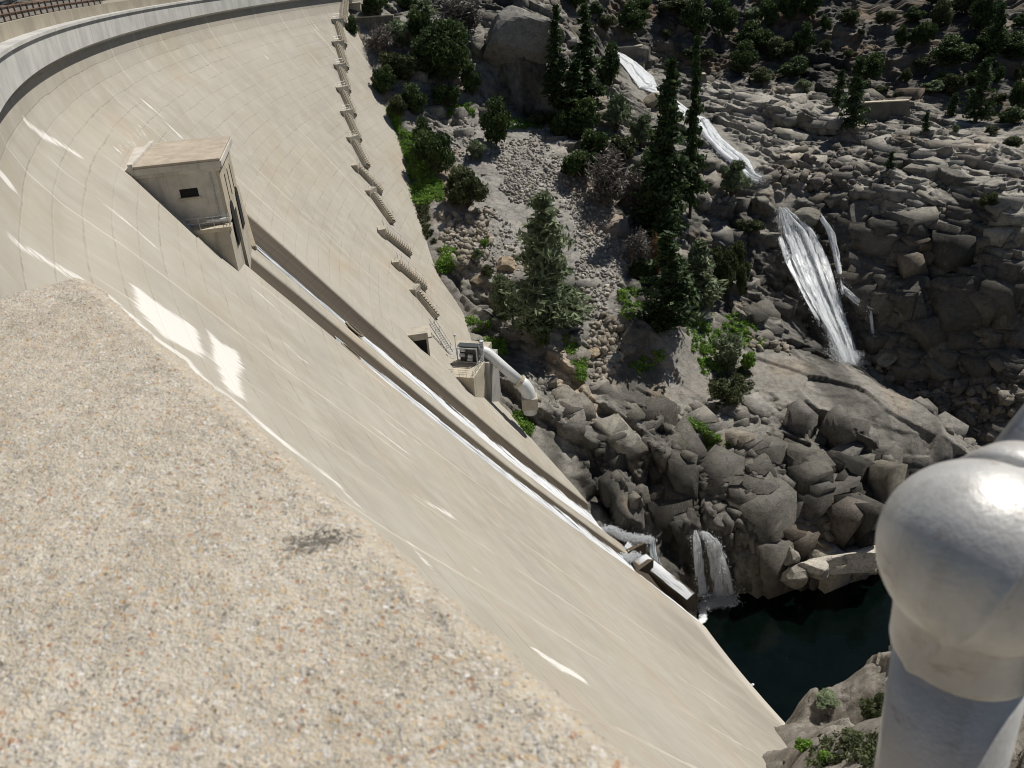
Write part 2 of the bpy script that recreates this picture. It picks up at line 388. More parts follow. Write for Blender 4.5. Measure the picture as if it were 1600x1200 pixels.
CP = [(700, 100, 194), (640, 30, 205), (760, 50, 199), (850, 20, 208), (900, 5, 240), (830, 120, 199), (820, 175, 203), (700, 250, 176), (700, 180, 189), (760, 165, 192), (850, 200, 195),
      (800, 300, 171), (850, 400, 160), (900, 300, 176), (930, 450, 158), (950, 540, 150), (850, 540, 146), (790, 540, 141), (740, 500, 147.5), (840, 610, 137.5), (900, 640, 137.5),
      (900, 750, 131.5), (1000, 620, 145), (1040, 520, 152), (1040, 300, 182), (1000, 200, 205), (1100, 300, 190), (1100, 420, 177), (1200, 460, 177), (960, 280, 181),
      (1340, 576, 158), (1270, 558, 160), (1200, 545, 161), (1450, 640, 150), (1500, 690, 147), (1250, 650, 147), (1250, 750, 137), (1250, 850, 134.2), (1350, 700, 142.5), (1350, 800, 136.8), (1350, 850, 136.2), (1420, 740, 143),
      (1150, 800, 133.2), (1150, 830, 131.6), (1150, 880, 133.4), (1090, 842, 130.6), (1000, 812, 131), (950, 800, 130.4), (1000, 860, 130.2), (1000, 720, 134.5), (1100, 720, 138), (1100, 775, 135), (1150, 650, 147), (1100, 560, 156),
      (960, 85, 245), (1010, 140, 230), (1090, 190, 215), (1140, 235, 202), (1190, 280, 190), (1222, 330, 186), (1260, 430, 182), (1335, 566, 179), (1150, 150, 232), (1100, 130, 238), (1240, 330, 186), (1290, 340, 186),
      (1100, 60, 250), (980, 40, 250), (1200, 60, 250), (1390, 170, 222), (1300, 250, 196), (1300, 180, 220), (1500, 300, 176), (1400, 300, 179), (1500, 430, 171), (1400, 430, 175), (1400, 530, 176), (1500, 530, 175), (1500, 600, 172), (1420, 590, 177),
      (1600, 250, 182), (1600, 300, 170), (1600, 420, 166), (1600, 520, 168), (1600, 620, 163), (1500, 180, 222), (1600, 150, 222), (1500, 100, 231), (1500, 20, 244), (1350, 100, 238), (1350, 10, 252), (1600, 20, 242), (1200, 140, 230),
      (1300, 300, 188), (1110, 905, 134.3), (1160, 905, 134.3), (1340, 470, 178), (1370, 540, 178)]
for x, y, t in CP: ctrl.append(at(x, y, t))
for x_, y_ in ((1108, 938), (1135, 938), (1165, 936), (1200, 934), (1240, 930)): q_ = at(x_, y_, 135.0); ctrl.append(q_ + np.array([0, -1.2, -3.0])); ctrl.append(q_ + np.array([0, 1.2, 1.5]))
for q in [(36, 97, -102), (45, 97, -102), (84, 152, -90), (92, 145, -93), (97, 137, -95), (108, 126, -97.5), (120, 112, -98.5), (104, 118, -95), (130, 130, -96), (150, 150, -84), (150, 180, -60), (150, 230, -44), (150, 290, -18),
          (38, 99, -102), (60, 100, -102), (80, 104, -101), (40, 88, -103), (60, 88, -103), (90, 92, -103), (34, 76, -104), (70, 70, -103), (110, 95, -102), (150, 100, -100),
          (-40, 330, 40), (40, 340, 38), (120, 340, 40), (180, 340, 40), (-90, 330, 50), (-80, 260, 15), (-40, 420, 90), (60, 430, 90), (180, 420, 90), (-70, 220, -4), (200, 230, -40), (200, 150, -80), (-120, 420, 90), (210, 100, -95), (0, 300, 12), (80, 305, 8), (130, 300, 8)]:
    ctrl.append(np.array(q, float))
ctrl = np.array(ctrl); ca, cb, ch = toab(ctrl)
def kern(r2): return np.sqrt(r2 + 9.0)
D2 = (ca[:, None] - ca) ** 2 + (cb[:, None] - cb) ** 2
n_ = len(ca); A_ = np.zeros((n_ + 3, n_ + 3)); A_[:n_, :n_] = kern(D2) - np.eye(n_) * .35
A_[:n_, n_] = 1; A_[:n_, n_ + 1] = ca; A_[:n_, n_ + 2] = cb; A_[n_:, :n_] = A_[:n_, n_:].T
wt = np.linalg.solve(A_, np.concatenate([ch, [0, 0, 0]]))
def base_h(a, b):
    s = a.shape; a = a.ravel(); b = b.ravel(); out = np.empty(len(a))
    for i in range(0, len(a), 20000):
        aa, bb = a[i:i + 20000], b[i:i + 20000]
        out[i:i + 20000] = kern((aa[:, None] - ca) ** 2 + (bb[:, None] - cb) ** 2) @ wt[:n_] + wt[n_] + wt[n_ + 1] * aa + wt[n_ + 2] * bb
    return out.reshape(s)
# coarse lattice, then bilinear
ga = np.arange(-130, 216, 2.0); gb = np.arange(0, 420, 2.0)
GH = base_h(*np.meshgrid(ga, gb, indexing='ij'))
def lat(a, b, G):
    x = np.clip((a - ga[0]) / 2, 0, len(ga) - 1.001); y = np.clip((b - gb[0]) / 2, 0, len(gb) - 1.001)
    i, j = x.astype(int), y.astype(int); fx, fy = x - i, y - j
    return (G[i, j] * (1 - fx) + G[i + 1, j] * fx) * (1 - fy) + (G[i, j + 1] * (1 - fx) + G[i + 1, j + 1] * fx) * fy
RES = .29
aa = np.concatenate([np.arange(-130, -40, 2.5), np.arange(-40, 118, RES), np.arange(118, 214, 2.5)])
bb = np.concatenate([np.arange(6, 228, RES), np.arange(228, 250, .6), np.arange(250, 416, 4)])
A, B = np.meshgrid(aa, bb, indexing='ij')
H = lat(A, B, GH)
X, Y = proj(fromab(A, B, H).reshape(-1, 3)); X = X.reshape(A.shape); Y = Y.reshape(A.shape)
def mask(poly, soft=14):
    return sstep(poly_sd(X, Y, poly) + 7 * fbm(A * .25, B * .25, 3, 91), -soft, soft)
m_talus = mask([(640, 300), (690, 200), (760, 170), (850, 190), (905, 260), (950, 330), (985, 400), (960, 470), (975, 520), (960, 600), (925, 590), (905, 530), (870, 545), (835, 420), (770, 410), (700, 400)])
m_dome = mask([(960, 560), (1030, 520), (1090, 520), (1190, 540), (1340, 572), (1460, 640), (1510, 700), (1440, 760), (1330, 660), (1240, 620), (1180, 600), (1090, 640), (1000, 610), (950, 640)])
m_slab = mask([(1090, 130), (1250, 160), (1430, 190), (1610, 220), (1610, 370), (1450, 330), (1310, 320), (1190, 300), (1130, 200)])
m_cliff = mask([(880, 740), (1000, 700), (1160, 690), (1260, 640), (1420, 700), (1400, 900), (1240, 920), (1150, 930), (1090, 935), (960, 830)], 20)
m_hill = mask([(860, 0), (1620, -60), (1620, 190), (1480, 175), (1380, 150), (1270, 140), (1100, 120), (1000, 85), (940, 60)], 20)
m_water = sstep(26 - line_d(X, Y, [(955, 80), (1010, 140), (1090, 195), (1140, 235), (1195, 282)]), 0, 16)
m_water = np.maximum(m_water, sstep(28 - line_d(X, Y, [(1222, 322), (1245, 400), (1285, 480), (1320, 555)]), 0, 18) * (toab(ctrl)[0].max() > 0))
m_water = np.maximum(m_water, sstep(26 - line_d(X, Y, [(965, 850), (990, 850), (1090, 935)]), 0, 14))
m_water = np.maximum(m_water, sstep(22 - line_d(X, Y, [(1075, 838), (1100, 838), (1125, 930)]), 0, 14))
dwat = np.minimum(np.minimum(line_d(X, Y, [(955, 80), (1010, 140), (1090, 195), (1140, 235), (1195, 282)]), line_d(X, Y, [(1240, 345), (1262, 410), (1290, 480), (1322, 555)])), np.minimum(line_d(X, Y, [(1085, 835), (1100, 835), (1122, 935)]), line_d(X, Y, [(965, 850), (990, 850), (1090, 935)])))
dq = line_d(X, Y, [(545, 0), (560, 60), (590, 140), (620, 210), (640, 280), (650, 330), (683, 430), (722, 488)])
dq = np.minimum(dq, line_d(X, Y, [(722, 488), (735, 560), (770, 625), (815, 670), (850, 710), (920, 790), (985, 860), (1095, 970)]))
m_edge = sstep(dq, 3, 26)
far_ = sstep(B, 245, 275)
rocky = np.clip(1 - m_talus * .92 - m_dome * .9 - m_slab * .35 - m_hill * .35, .06, 1) * (1 - .85 * m_water) * (.12 + .88 * m_edge)
# domain warp, then blocks at several sizes; the jointing leans with the canyon
wa = A + 1.6 * fbm(A * .06, B * .06, 2, 3); wb = B + 1.6 * fbm(A * .06 + 9, B * .06, 2, 5)
ca_, sa_ = math.cos(.5), math.sin(.5)
ra, rb = wa * ca_ - wb * sa_, wa * sa_ + wb * ca_
h0, id0, e0 = blocks(ra / 24, rb / 15, 10, .7, .6, 0, .03, -.1, -.35)
h1, id1, e1 = blocks(ra / 11, rb / 7.5, 11, .9, .55, 0, .03, -.1, -.5)
h2, id2, e2 = blocks(ra / 5.0, rb / 3.6, 12, .9, .5, 0, .04, -.1, -.4)
h3, id3, e3 = blocks(wa / 2.2, wb / 1.7, 13, .9, .5, 0, .06, -.2, -.7)
h4, id4, e4 = blocks(A / .95, B / .8, 14, .9, .5, 0, .1, 0, -.4)
# columns on the lower cliff: long down the slope
c1, ic1, ec1 = blocks(wa / 5.2, wb / 9, 21, .8, .75, 0, .04, -.2, -.6)
c2, ic2, ec2 = blocks(wa / 2.3, wb / 4.2, 22, .8, .6, 0, .05, 0, -.5)
nz = fbm(A * .06, B * .06, 3, 31)
D = rocky * ((1 - m_cliff) * (2.6 * h0 + 1.7 * h1 + .8 * h2) + m_cliff * (3.0 * c1 + 1.3 * c2) + .42 * h3 * (1 - .4 * m_cliff) + .10 * h4) + 1.0 * nz * (.2 + .8 * m_edge) * (1 - m_water)
# ledges on the slabs, thin sheets stepping down to the right
ss = (ra * .55 + rb) / 6.5 + 1.4 * fbm(A * .07, B * .07, 4, 41); sf = ss - np.floor(ss)
D += m_slab * (1 - m_water) * (1.5 * (1 - sf) * sstep(sf, 0, .10) + .8 * h2)
D += m_dome * (.6 * h1 + .12 * h2 + .04 * h3) * m_edge
D += m_talus * (.22 * fbm(A * .8, B * .8, 4, 51) + .12 * h4) * m_edge
D += m_hill * (1.6 * fbm(A * .15, B * .15, 5, 61) + .5 * h3)
D += .03 * fbm(A * 1.3, B * 1.3, 3, 71) * (1 - m_talus) * m_edge
# hollow, shaded recess behind the oak and under the round boulder
zb0 = B * math.sin(TA) + H * math.cos(TA)
D *= (1 - far_) * (.3 + .7 * sstep(zb0, -97.5, -92.5))
D -= .4 * (1 - m_edge)
# soften the grid-scale teeth a little
Dp = np.pad(D, 1, mode='edge'); D = .7 * D + .075 * (Dp[2:, 1:-1] + Dp[:-2, 1:-1] + Dp[1:-1, 2:] + Dp[1:-1, :-2])
VT = fromab(A, B, H + D)
# ground colour, with hillside shade and sunlit slab tone painted in
g_n = fbm(A * .3, B * .3, 5, 81); g_b = fbm(A * .05, B * .05, 4, 82)
base = np.stack([.225 + 0 * A, .212 + 0 * A, .188 + 0 * A], -1)
cellv = .62 * id2 + .38 * id1
base *= (1 + .38 * m_slab * (1 - m_hill) + .12 * m_dome - .5 * m_hill - .42 * m_cliff - .38 * mask([(1240, 300), (1330, 330), (1450, 340), (1620, 400), (1620, 700), (1500, 690), (1340, 570), (1200, 540), (1170, 470)], 16))[..., None]  # slabs lightened as if sunlit, top hillside darkened as shade; cliffs darker
base *= (0.72 + .56 * cellv * rocky + .28 * (1 - rocky))[..., None]
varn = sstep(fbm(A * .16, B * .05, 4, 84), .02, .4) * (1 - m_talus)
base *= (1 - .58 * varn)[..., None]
tan_ = sstep(fbm(A * .11, B * .11, 3, 85), .3, .5) * (1 - m_talus) * .35
base = base * (1 - tan_[..., None]) + np.array([.30, .235, .165]) * tan_[..., None]
base = base * (1 - .85 * m_talus[..., None]) + (np.array([.285, .272, .25]) * (1 + .3 * g_n[..., None])) * .85 * m_talus[..., None]
soil = sstep(fbm(A * .09 + 3, B * .09, 4, 86), .05, .35) * m_talus * .55
soil = np.maximum(soil, m_hill * sstep(fbm(A * .12, B * .12, 4, 87), .0, .4) * .55)
base = base * (1 - soil[..., None]) + np.array([.20, .135, .085]) * soil[..., None]
# pale fresh patches seen on the rock
for poly, c_ in (([(862, 545), (885, 550), (905, 590), (940, 640), (925, 655), (890, 625), (865, 600), (850, 590)], (.42, .345, .26)), ([(780, 405), (805, 405), (808, 425), (785, 428)], (.40, .32, .23)),
                 ([(1265, 880), (1300, 872), (1340, 852), (1375, 850), (1375, 895), (1290, 895)], (.5, .465, .41))):
    k_ = mask(poly, 6)[..., None] * .9; base = base * (1 - k_) + np.array(c_) * k_
def rock_mat():
    m = NT('granite'); p = m.pos(); c = m.attr('tint', 'Color'); sm = m.attr('loose')
    n1 = m.noise(p, .7, 8, .68); n2 = m.noise(p, 5, 5, .7); n3 = m.noise(p, .18, 5, .6)
    c = m.mix(.9, c, m.ramp(n1, [(.25, (.55, .55, .56)), (.5, (1, 1, 1)), (.75, (1.32, 1.29, 1.22))]), 'MULTIPLY')
    c = m.mix(.7, c, m.ramp(n2, [(.3, (.42, .42, .42)), (.55, (1, 1, 1)), (.75, (1.5, 1.5, 1.46))]), 'MULTIPLY')
    # dark water streaks down the rock and pale veins
    sv = m.noise(m.mapping(p, (.8, .8, .06)), 1, 5, .6)
    c = m.mix(m.math('MULTIPLY', m.step(sv, .55, .75), m.math('SUBTRACT', .6, m.math('MULTIPLY', sm, .6))), c, (.055, .052, .048))
    wv = m.n('ShaderNodeTexNoise', {'Vector': m.mapping(p, (.25, .25, .12), rot=(.4, .5, .8)), 'Scale': 1, 'Detail': 3}).outputs[0]
    vein = m.math('SUBTRACT', 1, m.step(m.math('ABSOLUTE', m.math('SUBTRACT', wv, .5)), 0, .008))
    c = m.mix(m.math('MULTIPLY', vein, .14), c, (.45, .4, .32))
    # cracks
    cv = m.n('ShaderNodeTexVoronoi', {'Vector': m.mix(.45, m.mapping(p, (.35, .35, .9), rot=(.3, .2, .5)), m.noise(p, .6, 4, .65, col=True), 'LINEAR_LIGHT'), 'Scale': 1.0}, feature='DISTANCE_TO_EDGE').outputs[0]
    crk = m.math('SUBTRACT', 1, m.step(cv, .0, .028))
    c = m.mix(m.math('MULTIPLY', crk, .34), c, (.03, .027, .022))
    h = m.math('ADD', m.math('ADD', m.math('MULTIPLY', n1, 1.2), m.math('MULTIPLY', n2, .5)), m.math('MULTIPLY', crk, -.5))
    return m.done(m.bsdf(c, .85, spec=.25, normal=m.bump(h, .6, .2)))
M_ROCK = rock_mat()
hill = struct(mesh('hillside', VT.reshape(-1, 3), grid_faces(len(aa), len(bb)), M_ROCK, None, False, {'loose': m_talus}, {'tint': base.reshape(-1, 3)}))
# sight-line look-up on the finished ground
step_ = 2
Vc = VT[::step_, ::step_].reshape(-1, 3); BV = BVHTree.FromPolygons(Vc.tolist(), grid_faces(len(aa[::step_]), len(bb[::step_])).tolist())
def ground(x, y):
    h_ = BV.ray_cast(Vector((0, 0, 0)), Vector(ray(x, y)), 900)
    return np.array(h_[0]) if h_[0] is not None else at(x, y, 200)

# ------------------------------------------------------------------ jointed granite blocks standing out of the hillside
def block_protos(n, seed):
    rg = np.random.default_rng(seed); out = []
    for k in range(n):
        pl = []
        for ax_ in range(3):
            for sg in (-1, 1):
                d = np.zeros(3); d[ax_] = sg; d += rg.normal(size=3) * (.13 if ax_ < 2 else .10); pl.append((d / np.linalg.norm(d), rg.uniform(.62, .9)))
        for _ in range(6): d = rg.normal(size=3); d /= np.linalg.norm(d); pl.append((d, rg.uniform(.98, 1.28)))
        N_ = np.array([d for d, h in pl]); h_ = np.array([h for d, h in pl]); v = []
        for i_ in range(len(pl)):
            for j_ in range(i_):
                for k_ in range(j_):
                    Mx = N_[[i_, j_, k_]]
                    if abs(np.linalg.det(Mx)) < .02: continue
                    q = np.linalg.solve(Mx, h_[[i_, j_, k_]])
                    if (N_ @ q <= h_ + 1e-6).all(): v.append(q)
        bm = bmesh.new(); [bm.verts.new(p) for p in v]; r = bmesh.ops.convex_hull(bm, input=bm.verts[:])
        bmesh.ops.delete(bm, geom=[g for g in r['geom_interior'] if isinstance(g, bmesh.types.BMVert)], context='VERTS')
        bmesh.ops.dissolve_limit(bm, angle_limit=.06, verts=bm.verts[:], edges=bm.edges[:]); bmesh.ops.triangulate(bm, faces=bm.faces[:])
        bm.verts.ensure_lookup_table(); out.append((np.array([p.co for p in bm.verts]), np.array([[q.index for q in f.verts] for f in bm.faces]))); bm.free()
    return out
BP = block_protos(22, 77)
def scatter_blocks(n, seed, big=None, rng_s=(2.2, 5.2)):
    rg = np.random.default_rng(seed); Vs_, Fs_, Ts_, c0 = [], [], [], 0
    i0, i1 = np.searchsorted(aa, -30), np.searchsorted(aa, 118); j0, j1 = np.searchsorted(bb, 16), np.searchsorted(bb, 224)
    got = 0; cand = None
    if big is not None: cand = np.argwhere(poly_sd(X, Y, big) > 0); cand = cand[(cand[:, 0] > i0) & (cand[:, 0] < i1) & (cand[:, 1] > j0) & (cand[:, 1] < j1)]
    for _ in range(n * 8):
        if got >= n: break
        i, j = (rg.integers(i0, i1), rg.integers(j0, j1)) if cand is None else cand[rg.integers(0, len(cand))]
        k_ = rocky[i, j] * (1 - m_water[i, j]) * m_edge[i, j] * (1 - .9 * m_dome[i, j]) * (1 - .75 * m_hill[i, j]) * (zb0[i, j] > -95.5)
        if rg.uniform() > k_: continue
        x_, y_ = X[i, j], Y[i, j]
        if dq[i, j] < 45 and rg.uniform() < .8: continue
        if dq[i, j] < 30: continue
        cl, sb = m_cliff[i, j], m_slab[i, j]
        s_ = .55 + 3.1 * rg.uniform() ** 3.0 if big is None else rg.uniform(*rng_s)
        if dwat[i, j] < 16 + s_ * 8.5: continue
        if dq[i, j] < 60: s_ = min(s_, 1.2)
        sc = s_ * np.array([rg.uniform(.9, 1.5), rg.uniform(.7, 1.1), rg.uniform(.6, 1.0) * (1 + 1.7 * cl) * (1 - .45 * sb)])
        yaw = .40 + (.13 if cl > .4 else .2) * rg.normal() + (rg.integers(0, 2) * 1.57); c_, sn = math.cos(yaw), math.sin(yaw)
        t1, t2 = .11 * rg.normal(), -.10 + .11 * rg.normal()
        Rz = np.array([[c_, -sn, 0], [sn, c_, 0], [0, 0, 1]]); Rx = np.array([[1, 0, 0], [0, math.cos(t1), -math.sin(t1)], [0, math.sin(t1), math.cos(t1)]]); Ry = np.array([[math.cos(t2), 0, math.sin(t2)], [0, 1, 0], [-math.sin(t2), 0, math.cos(t2)]])
        pv_, pf_ = BP[rg.integers(0, len(BP))]
        v = (pv_ * sc) @ (Rz @ Rx @ Ry).T + VT[i, j] - EN * s_ * (rg.uniform(.3, .75) if big is None else rg.uniform(.3, .6)) - EN * s_ * .22 * cl - Zv0 * s_ * (.1 + .5 * cl)
        Vs_.append(v); Fs_.append(pf_ + c0); c0 += len(v); got += 1
        tt_ = base[i, j] * rg.uniform(.78, 1.2) * np.array([1, rg.uniform(.98, 1.01), rg.uniform(.95, 1.02)])
        Ts_.append(np.tile(tt_, (len(v), 1)))
    return struct(mesh('rock_outcrop', np.concatenate(Vs_), np.concatenate(Fs_), M_ROCK, None, False, {'loose': np.zeros(c0)}, {'tint': np.concatenate(Ts_)}))
Zv0 = np.array([0, 0, 1.0])
scatter_blocks(3000, 5)
scatter_blocks(270, 6, [(1130, 150), (1290, 190), (1430, 215), (1610, 260), (1610, 600), (1450, 610), (1370, 560), (1350, 470), (1330, 380), (1300, 320), (1230, 300), (1180, 260)])
scatter_blocks(26, 7, [(1090, 130), (1300, 150), (1300, 185), (1130, 180)])
scatter_blocks(190, 9, [(880, 690), (1000, 690), (1150, 690), (1260, 650), (1400, 700), (1390, 880), (1200, 920), (1020, 830), (900, 770)], (.4, 1.5))
scatter_blocks(30, 8, [(1000, 690), (1150, 690), (1260, 680), (1400, 740), (1360, 840), (1200, 860), (1020, 800)])

# ------------------------------------------------------------------ near bank rock at the foot, and the pool
POOL = -97.0
nb_pts = np.array([hit(1206, 1132), hit(1200, 1170), hit(1195, 1200), hit(1185, 1300), (33, 73, -99), (38, 66, -90), at(1240, 1100, 106), at(1300, 1075, 106), at(1350, 1040, 108), at(1400, 1012, 110), at(1460, 960, 114), at(1560, 900, 118), (45, 79, -100), (55, 82, -100), (66, 86, -100), (80, 88, -100), (100, 94, -100),
    at(1250, 1200, 78), at(1320, 1130, 92), at(1320, 1200, 82), at(1390, 1150, 92), at(1390, 1200, 86), at(1390, 1075, 100), at(1500, 1200, 84), at(1600, 1100, 92), at(1600, 1200, 84), (24, 36, -46), (40, 36, -46), (60, 36, -50), (100, 40, -60), (100, 60, -75), (14, 40, -64), (22, 62, -90), (10, 20, -50), (50, 10, -30), (100, 10, -40)], float)
na_, nb_, nh_ = nb_pts[:, 0], nb_pts[:, 1], nb_pts[:, 2]
K = np.sqrt((na_[:, None] - na_) ** 2 + (nb_[:, None] - nb_) ** 2 + 4); n2_ = len(na_)
A2 = np.zeros((n2_ + 3, n2_ + 3)); A2[:n2_, :n2_] = K - np.eye(n2_) * .3; A2[:n2_, n2_] = 1; A2[:n2_, n2_ + 1] = na_; A2[:n2_, n2_ + 2] = nb_; A2[n2_:, :n2_] = A2[:n2_, n2_:].T
w2 = np.linalg.solve(A2, np.concatenate([nh_, [0, 0, 0]]))
xa, ya = np.meshgrid(np.arange(8, 110, .35), np.arange(12, 96, .35), indexing='ij')
zb = np.zeros(xa.shape)
for i in range(n2_): zb += w2[i] * np.sqrt((xa - na_[i]) ** 2 + (ya - nb_[i]) ** 2 + 4)
zb += w2[n2_] + w2[n2_ + 1] * xa + w2[n2_ + 2] * ya
wx = xa + 1.5 * fbm(xa * .2, ya * .2, 4, 101); wy = ya + 1.5 * fbm(xa * .2, ya * .2, 4, 102)
q1, j1, _ = blocks(wx / 9, wy / 6, 103, .8, .4, .3, .06); q2, j2, _ = blocks(wx / 3.4, wy / 2.4, 104, .8, .5, .4, .08); q3, j3, _ = blocks(wx / 1.3, wy / 1, 105, .8, .5, .3, .1)
eN = sstep(np.hypot(xa - CC[0], ya - CC[1]) - rface(zb), -6, -1)
zb += (1.9 * q1 + .8 * q2 + .3 * q3 + .5 * fbm(xa * .4, ya * .4, 4, 106)) * (1 - .7 * eN)
bc = np.array([.22, .2, .172]) * (.75 + .5 * (.6 * j2 + .4 * j1))[..., None]
struct(mesh('near_bank', np.stack([xa, ya, zb], -1).reshape(-1, 3), grid_faces(*xa.shape), M_ROCK, None, False, {'loose': 0 * xa}, {'tint': bc.reshape(-1, 3)}))
Vn = np.stack([xa, ya, zb], -1)[::2, ::2]; BVN = BVHTree.FromPolygons(Vn.reshape(-1, 3).tolist(), grid_faces(*Vn.shape[:2]).tolist())
def nground(x, y):
    h_ = BVN.ray_cast(Vector((0, 0, 0)), Vector(ray(x, y)), 900)
    return np.array(h_[0]) if h_[0] is not None else at(x, y, 90)

def pool_mat():
    m = NT('deep pool water'); p = m.pos()
    n = m.noise(p, .5, 5, .6); n2 = m.noise(p, 3, 3, .6)
    c = m.mix(m.step(n, .3, .7), (.0007, .0022, .0017), (.0012, .0035, .0027))
    foam = m.attr('foam')
    fz = m.step(m.math('ADD', foam, m.math('MULTIPLY', m.math('SUBTRACT', m.noise(p, 1.6, 6, .75), .5), 1.1)), .45, .75)
    c = m.mix(fz, c, (.75, .78, .78))
    h = m.math('ADD', n, m.math('MULTIPLY', n2, .3))
    return m.done(m.bsdf(c, m.math('ADD', .06, m.math('MULTIPLY', fz, .6)), spec=.18, normal=m.bump(h, .2, .25)))
px_, py_ = np.meshgrid(np.arange(12, 180, .5), np.arange(50, 150, .5), indexing='ij')
pv = np.stack([px_, py_, POOL + .03 * fbm(px_ * .8, py_ * .8, 3, 111)], -1)
PX, PY = proj(pv.reshape(-1, 3)); PX = PX.reshape(px_.shape); PY = PY.reshape(px_.shape)
fo = .62 * sstep(30 - line_d(PX, PY, [(1092, 940), (1145, 938)]), 0, 26) * (PY > 900)
fo = np.maximum(fo, .8 * sstep(14 - line_d(PX, PY, [(1098, 968), (1098, 945)]), 0, 12))
fo = np.maximum(fo, .72 * sstep(6 - line_d(PX, PY, [(1165, 1072), (1178, 1070)]), 0, 6))
ring_ = 5 - np.abs(np.hypot((PX - 1262) / 34, (PY - 1035) / 28) - 1) * 26
fo = np.maximum(fo, .40 * sstep(ring_, 0, 5) * sstep(1042 - PY, -20, 20))
fo = np.maximum(fo, .33 * sstep(18 - line_d(PX, PY, [(1150, 950), (1200, 975), (1240, 990)]), 0, 18))
fo = np.maximum(fo, .78 * sstep(22 - line_d(PX, PY, [(1520, 688), (1560, 694), (1590, 690)]), 0, 18))
struct(mesh('pool', pv.reshape(-1, 3), grid_faces(*px_.shape), pool_mat(), None, True, {'foam': fo}))
# ------------------------------------------------------------------ plain materials
def paint(name, col, rough=.45, metal=0.0, var=.15, rust=0.0):
    m = NT(name); p = m.obj(); n = m.noise(p, 3, 5, .65); n2 = m.noise(p, 25, 3, .6)
    c = m.mix(m.step(n, .3, .7), tuple(x * (1 - var) for x in col), tuple(min(1, x * (1 + var)) for x in col))
    if rust: c = m.mix(m.math('MULTIPLY', m.step(m.noise(p, 7, 5, .7), .6, .7), rust), c, (.18, .075, .03))
    return m.done(m.bsdf(c, rough, metal, normal=m.bump(n2, .1, .02)))
M_STEEL = paint('galvanised steel', (.42, .43, .43), .5, .6, .2, .3)
M_TREAD = paint('weathered concrete tread', (.34, .30, .235), .9)
M_PIPE = paint('pale grey pipe paint', (.60, .615, .61), .4, 0, .08, .1)
M_BOXD = paint('dark grey machine paint', (.055, .062, .065), .5)
M_TANK = paint('light tank paint', (.52, .54, .55), .35)
M_DARK = paint('dark opening', (.012, .012, .012), .9)
M_ROOF = concrete('roof slab', (.40, .345, .275), 1.2, .35); M_BLD = concrete('gatehouse concrete', (.50, .47, .42), 1.2, .45); M_WARM = concrete('warm pale concrete', (.45, .40, .31), .8, .45)
M_RUSTRAIL = paint('rusty guard rail', (.22, .13, .085), .7, .2, .3, .6)
Zv = np.array([0, 0, 1.0])

# ------------------------------------------------------------------ crest fence beyond the parapet
fence = thing('guard_fence', 'brown post and rail guard fence along the far crest walkway', 'fence')
for i, a in enumerate(np.arange(8.5, 33.9, .62)):
    n_in, t_a = frame(a); b0 = P(a, RAD + .55, -2.0)
    MB().box(b0 - .05 * n_in - .05 * t_a, .1 * n_in, .1 * t_a, Zv * 1.05).build('post', M_RUSTRAIL, fence)
for zr, hh in ((-1.02, .09), (-1.5, .06)):
    tt = np.arange(8.2, 34.1, .2); pr = [(RAD + .51, zr), (RAD + .51, zr + hh), (RAD + .58, zr + hh), (RAD + .58, zr)]
    V_ = np.stack([P(tt, r, z) for r, z in pr], 1); n = len(tt)
    MB().add(V_.reshape(-1, 3), [(i * 4 + j, (i + 1) * 4 + j, (i + 1) * 4 + (j + 1) % 4, i * 4 + (j + 1) % 4) for i in range(n - 1) for j in range(4)]).build('rail', M_RUSTRAIL, fence)
tt = np.arange(8.2, 34.1, .2)
V_ = np.stack([P(tt, RAD + .62, -1.95), P(tt, RAD + .62, -1.05), P(tt, RAD + .65, -1.05), P(tt, RAD + .65, -1.95)], 1); n = len(tt)
MB().add(V_.reshape(-1, 3), [(i * 4 + j, (i + 1) * 4 + j, (i + 1) * 4 + (j + 1) % 4, i * 4 + (j + 1) % 4) for i in range(n - 1) for j in range(4)]).build('panel', concrete('fence infill', (.25, .24, .22), 1, .4), fence)

# ------------------------------------------------------------------ gatehouse on the face above the troughs
g0 = np.array([-23.76, 70.07, 0]); gi, gt = frame(10.8); gt = -gt           # gi: out of the face, gt: away along the crest
GW, GD = 10.0, 14.0
gate = thing('gatehouse', 'flat roofed concrete gatehouse standing on the dam face above the spillway troughs', 'building')
def G(i, t, z): return g0 + gi * i + gt * t + Zv * z
zt, zd_ = -14.6, -19.2
# walls as separate slabs, with openings cut in the lit front
MB().box(G(-GD, 0, zd_), gi * (GD - .25), gt * .3, Zv * (zt - zd_)).build('wall', M_BLD, gate)
MB().box(G(-GD, GW - .3, zd_), gi * (GD - .25), gt * .3, Zv * (zt - zd_)).build('wall', M_BLD, gate)
def front_wall():
    bm = bmesh.new()
    us = GW; outer = [(0, zd_), (GW, zd_), (GW, zt), (0, zt)]
    holes = [[(x0, -18.0), (x0 + .62, -18.0), (x0 + .62, -15.6), (x0, -15.6)] for x0 in (2.6, 4.9, 7.2)]
    mb = MB()
    # build as columns of boxes between openings
    xs = sorted({0, GW} | {x for h in holes for x in (h[0][0], h[1][0])})
    for a, b in zip(xs[:-1], xs[1:]):
        slot = any(abs(a - h[0][0]) < 1e-6 for h in holes)
        for z0, z1 in (((zd_, -18.0), (-15.6, zt)) if slot else ((zd_, zt),)):
            mb.box(G(-.24, a, z0), gi * .24, gt * (b - a), Zv * (z1 - z0))
    return mb
front_wall().build('front_wall', M_WARM, gate)
for x0 in (2.6, 4.9, 7.2):
    MB().box(G(-.22, x0 + .003, -17.997), gi * .06, gt * .614, Zv * 2.394).build('window', M_DARK, gate)
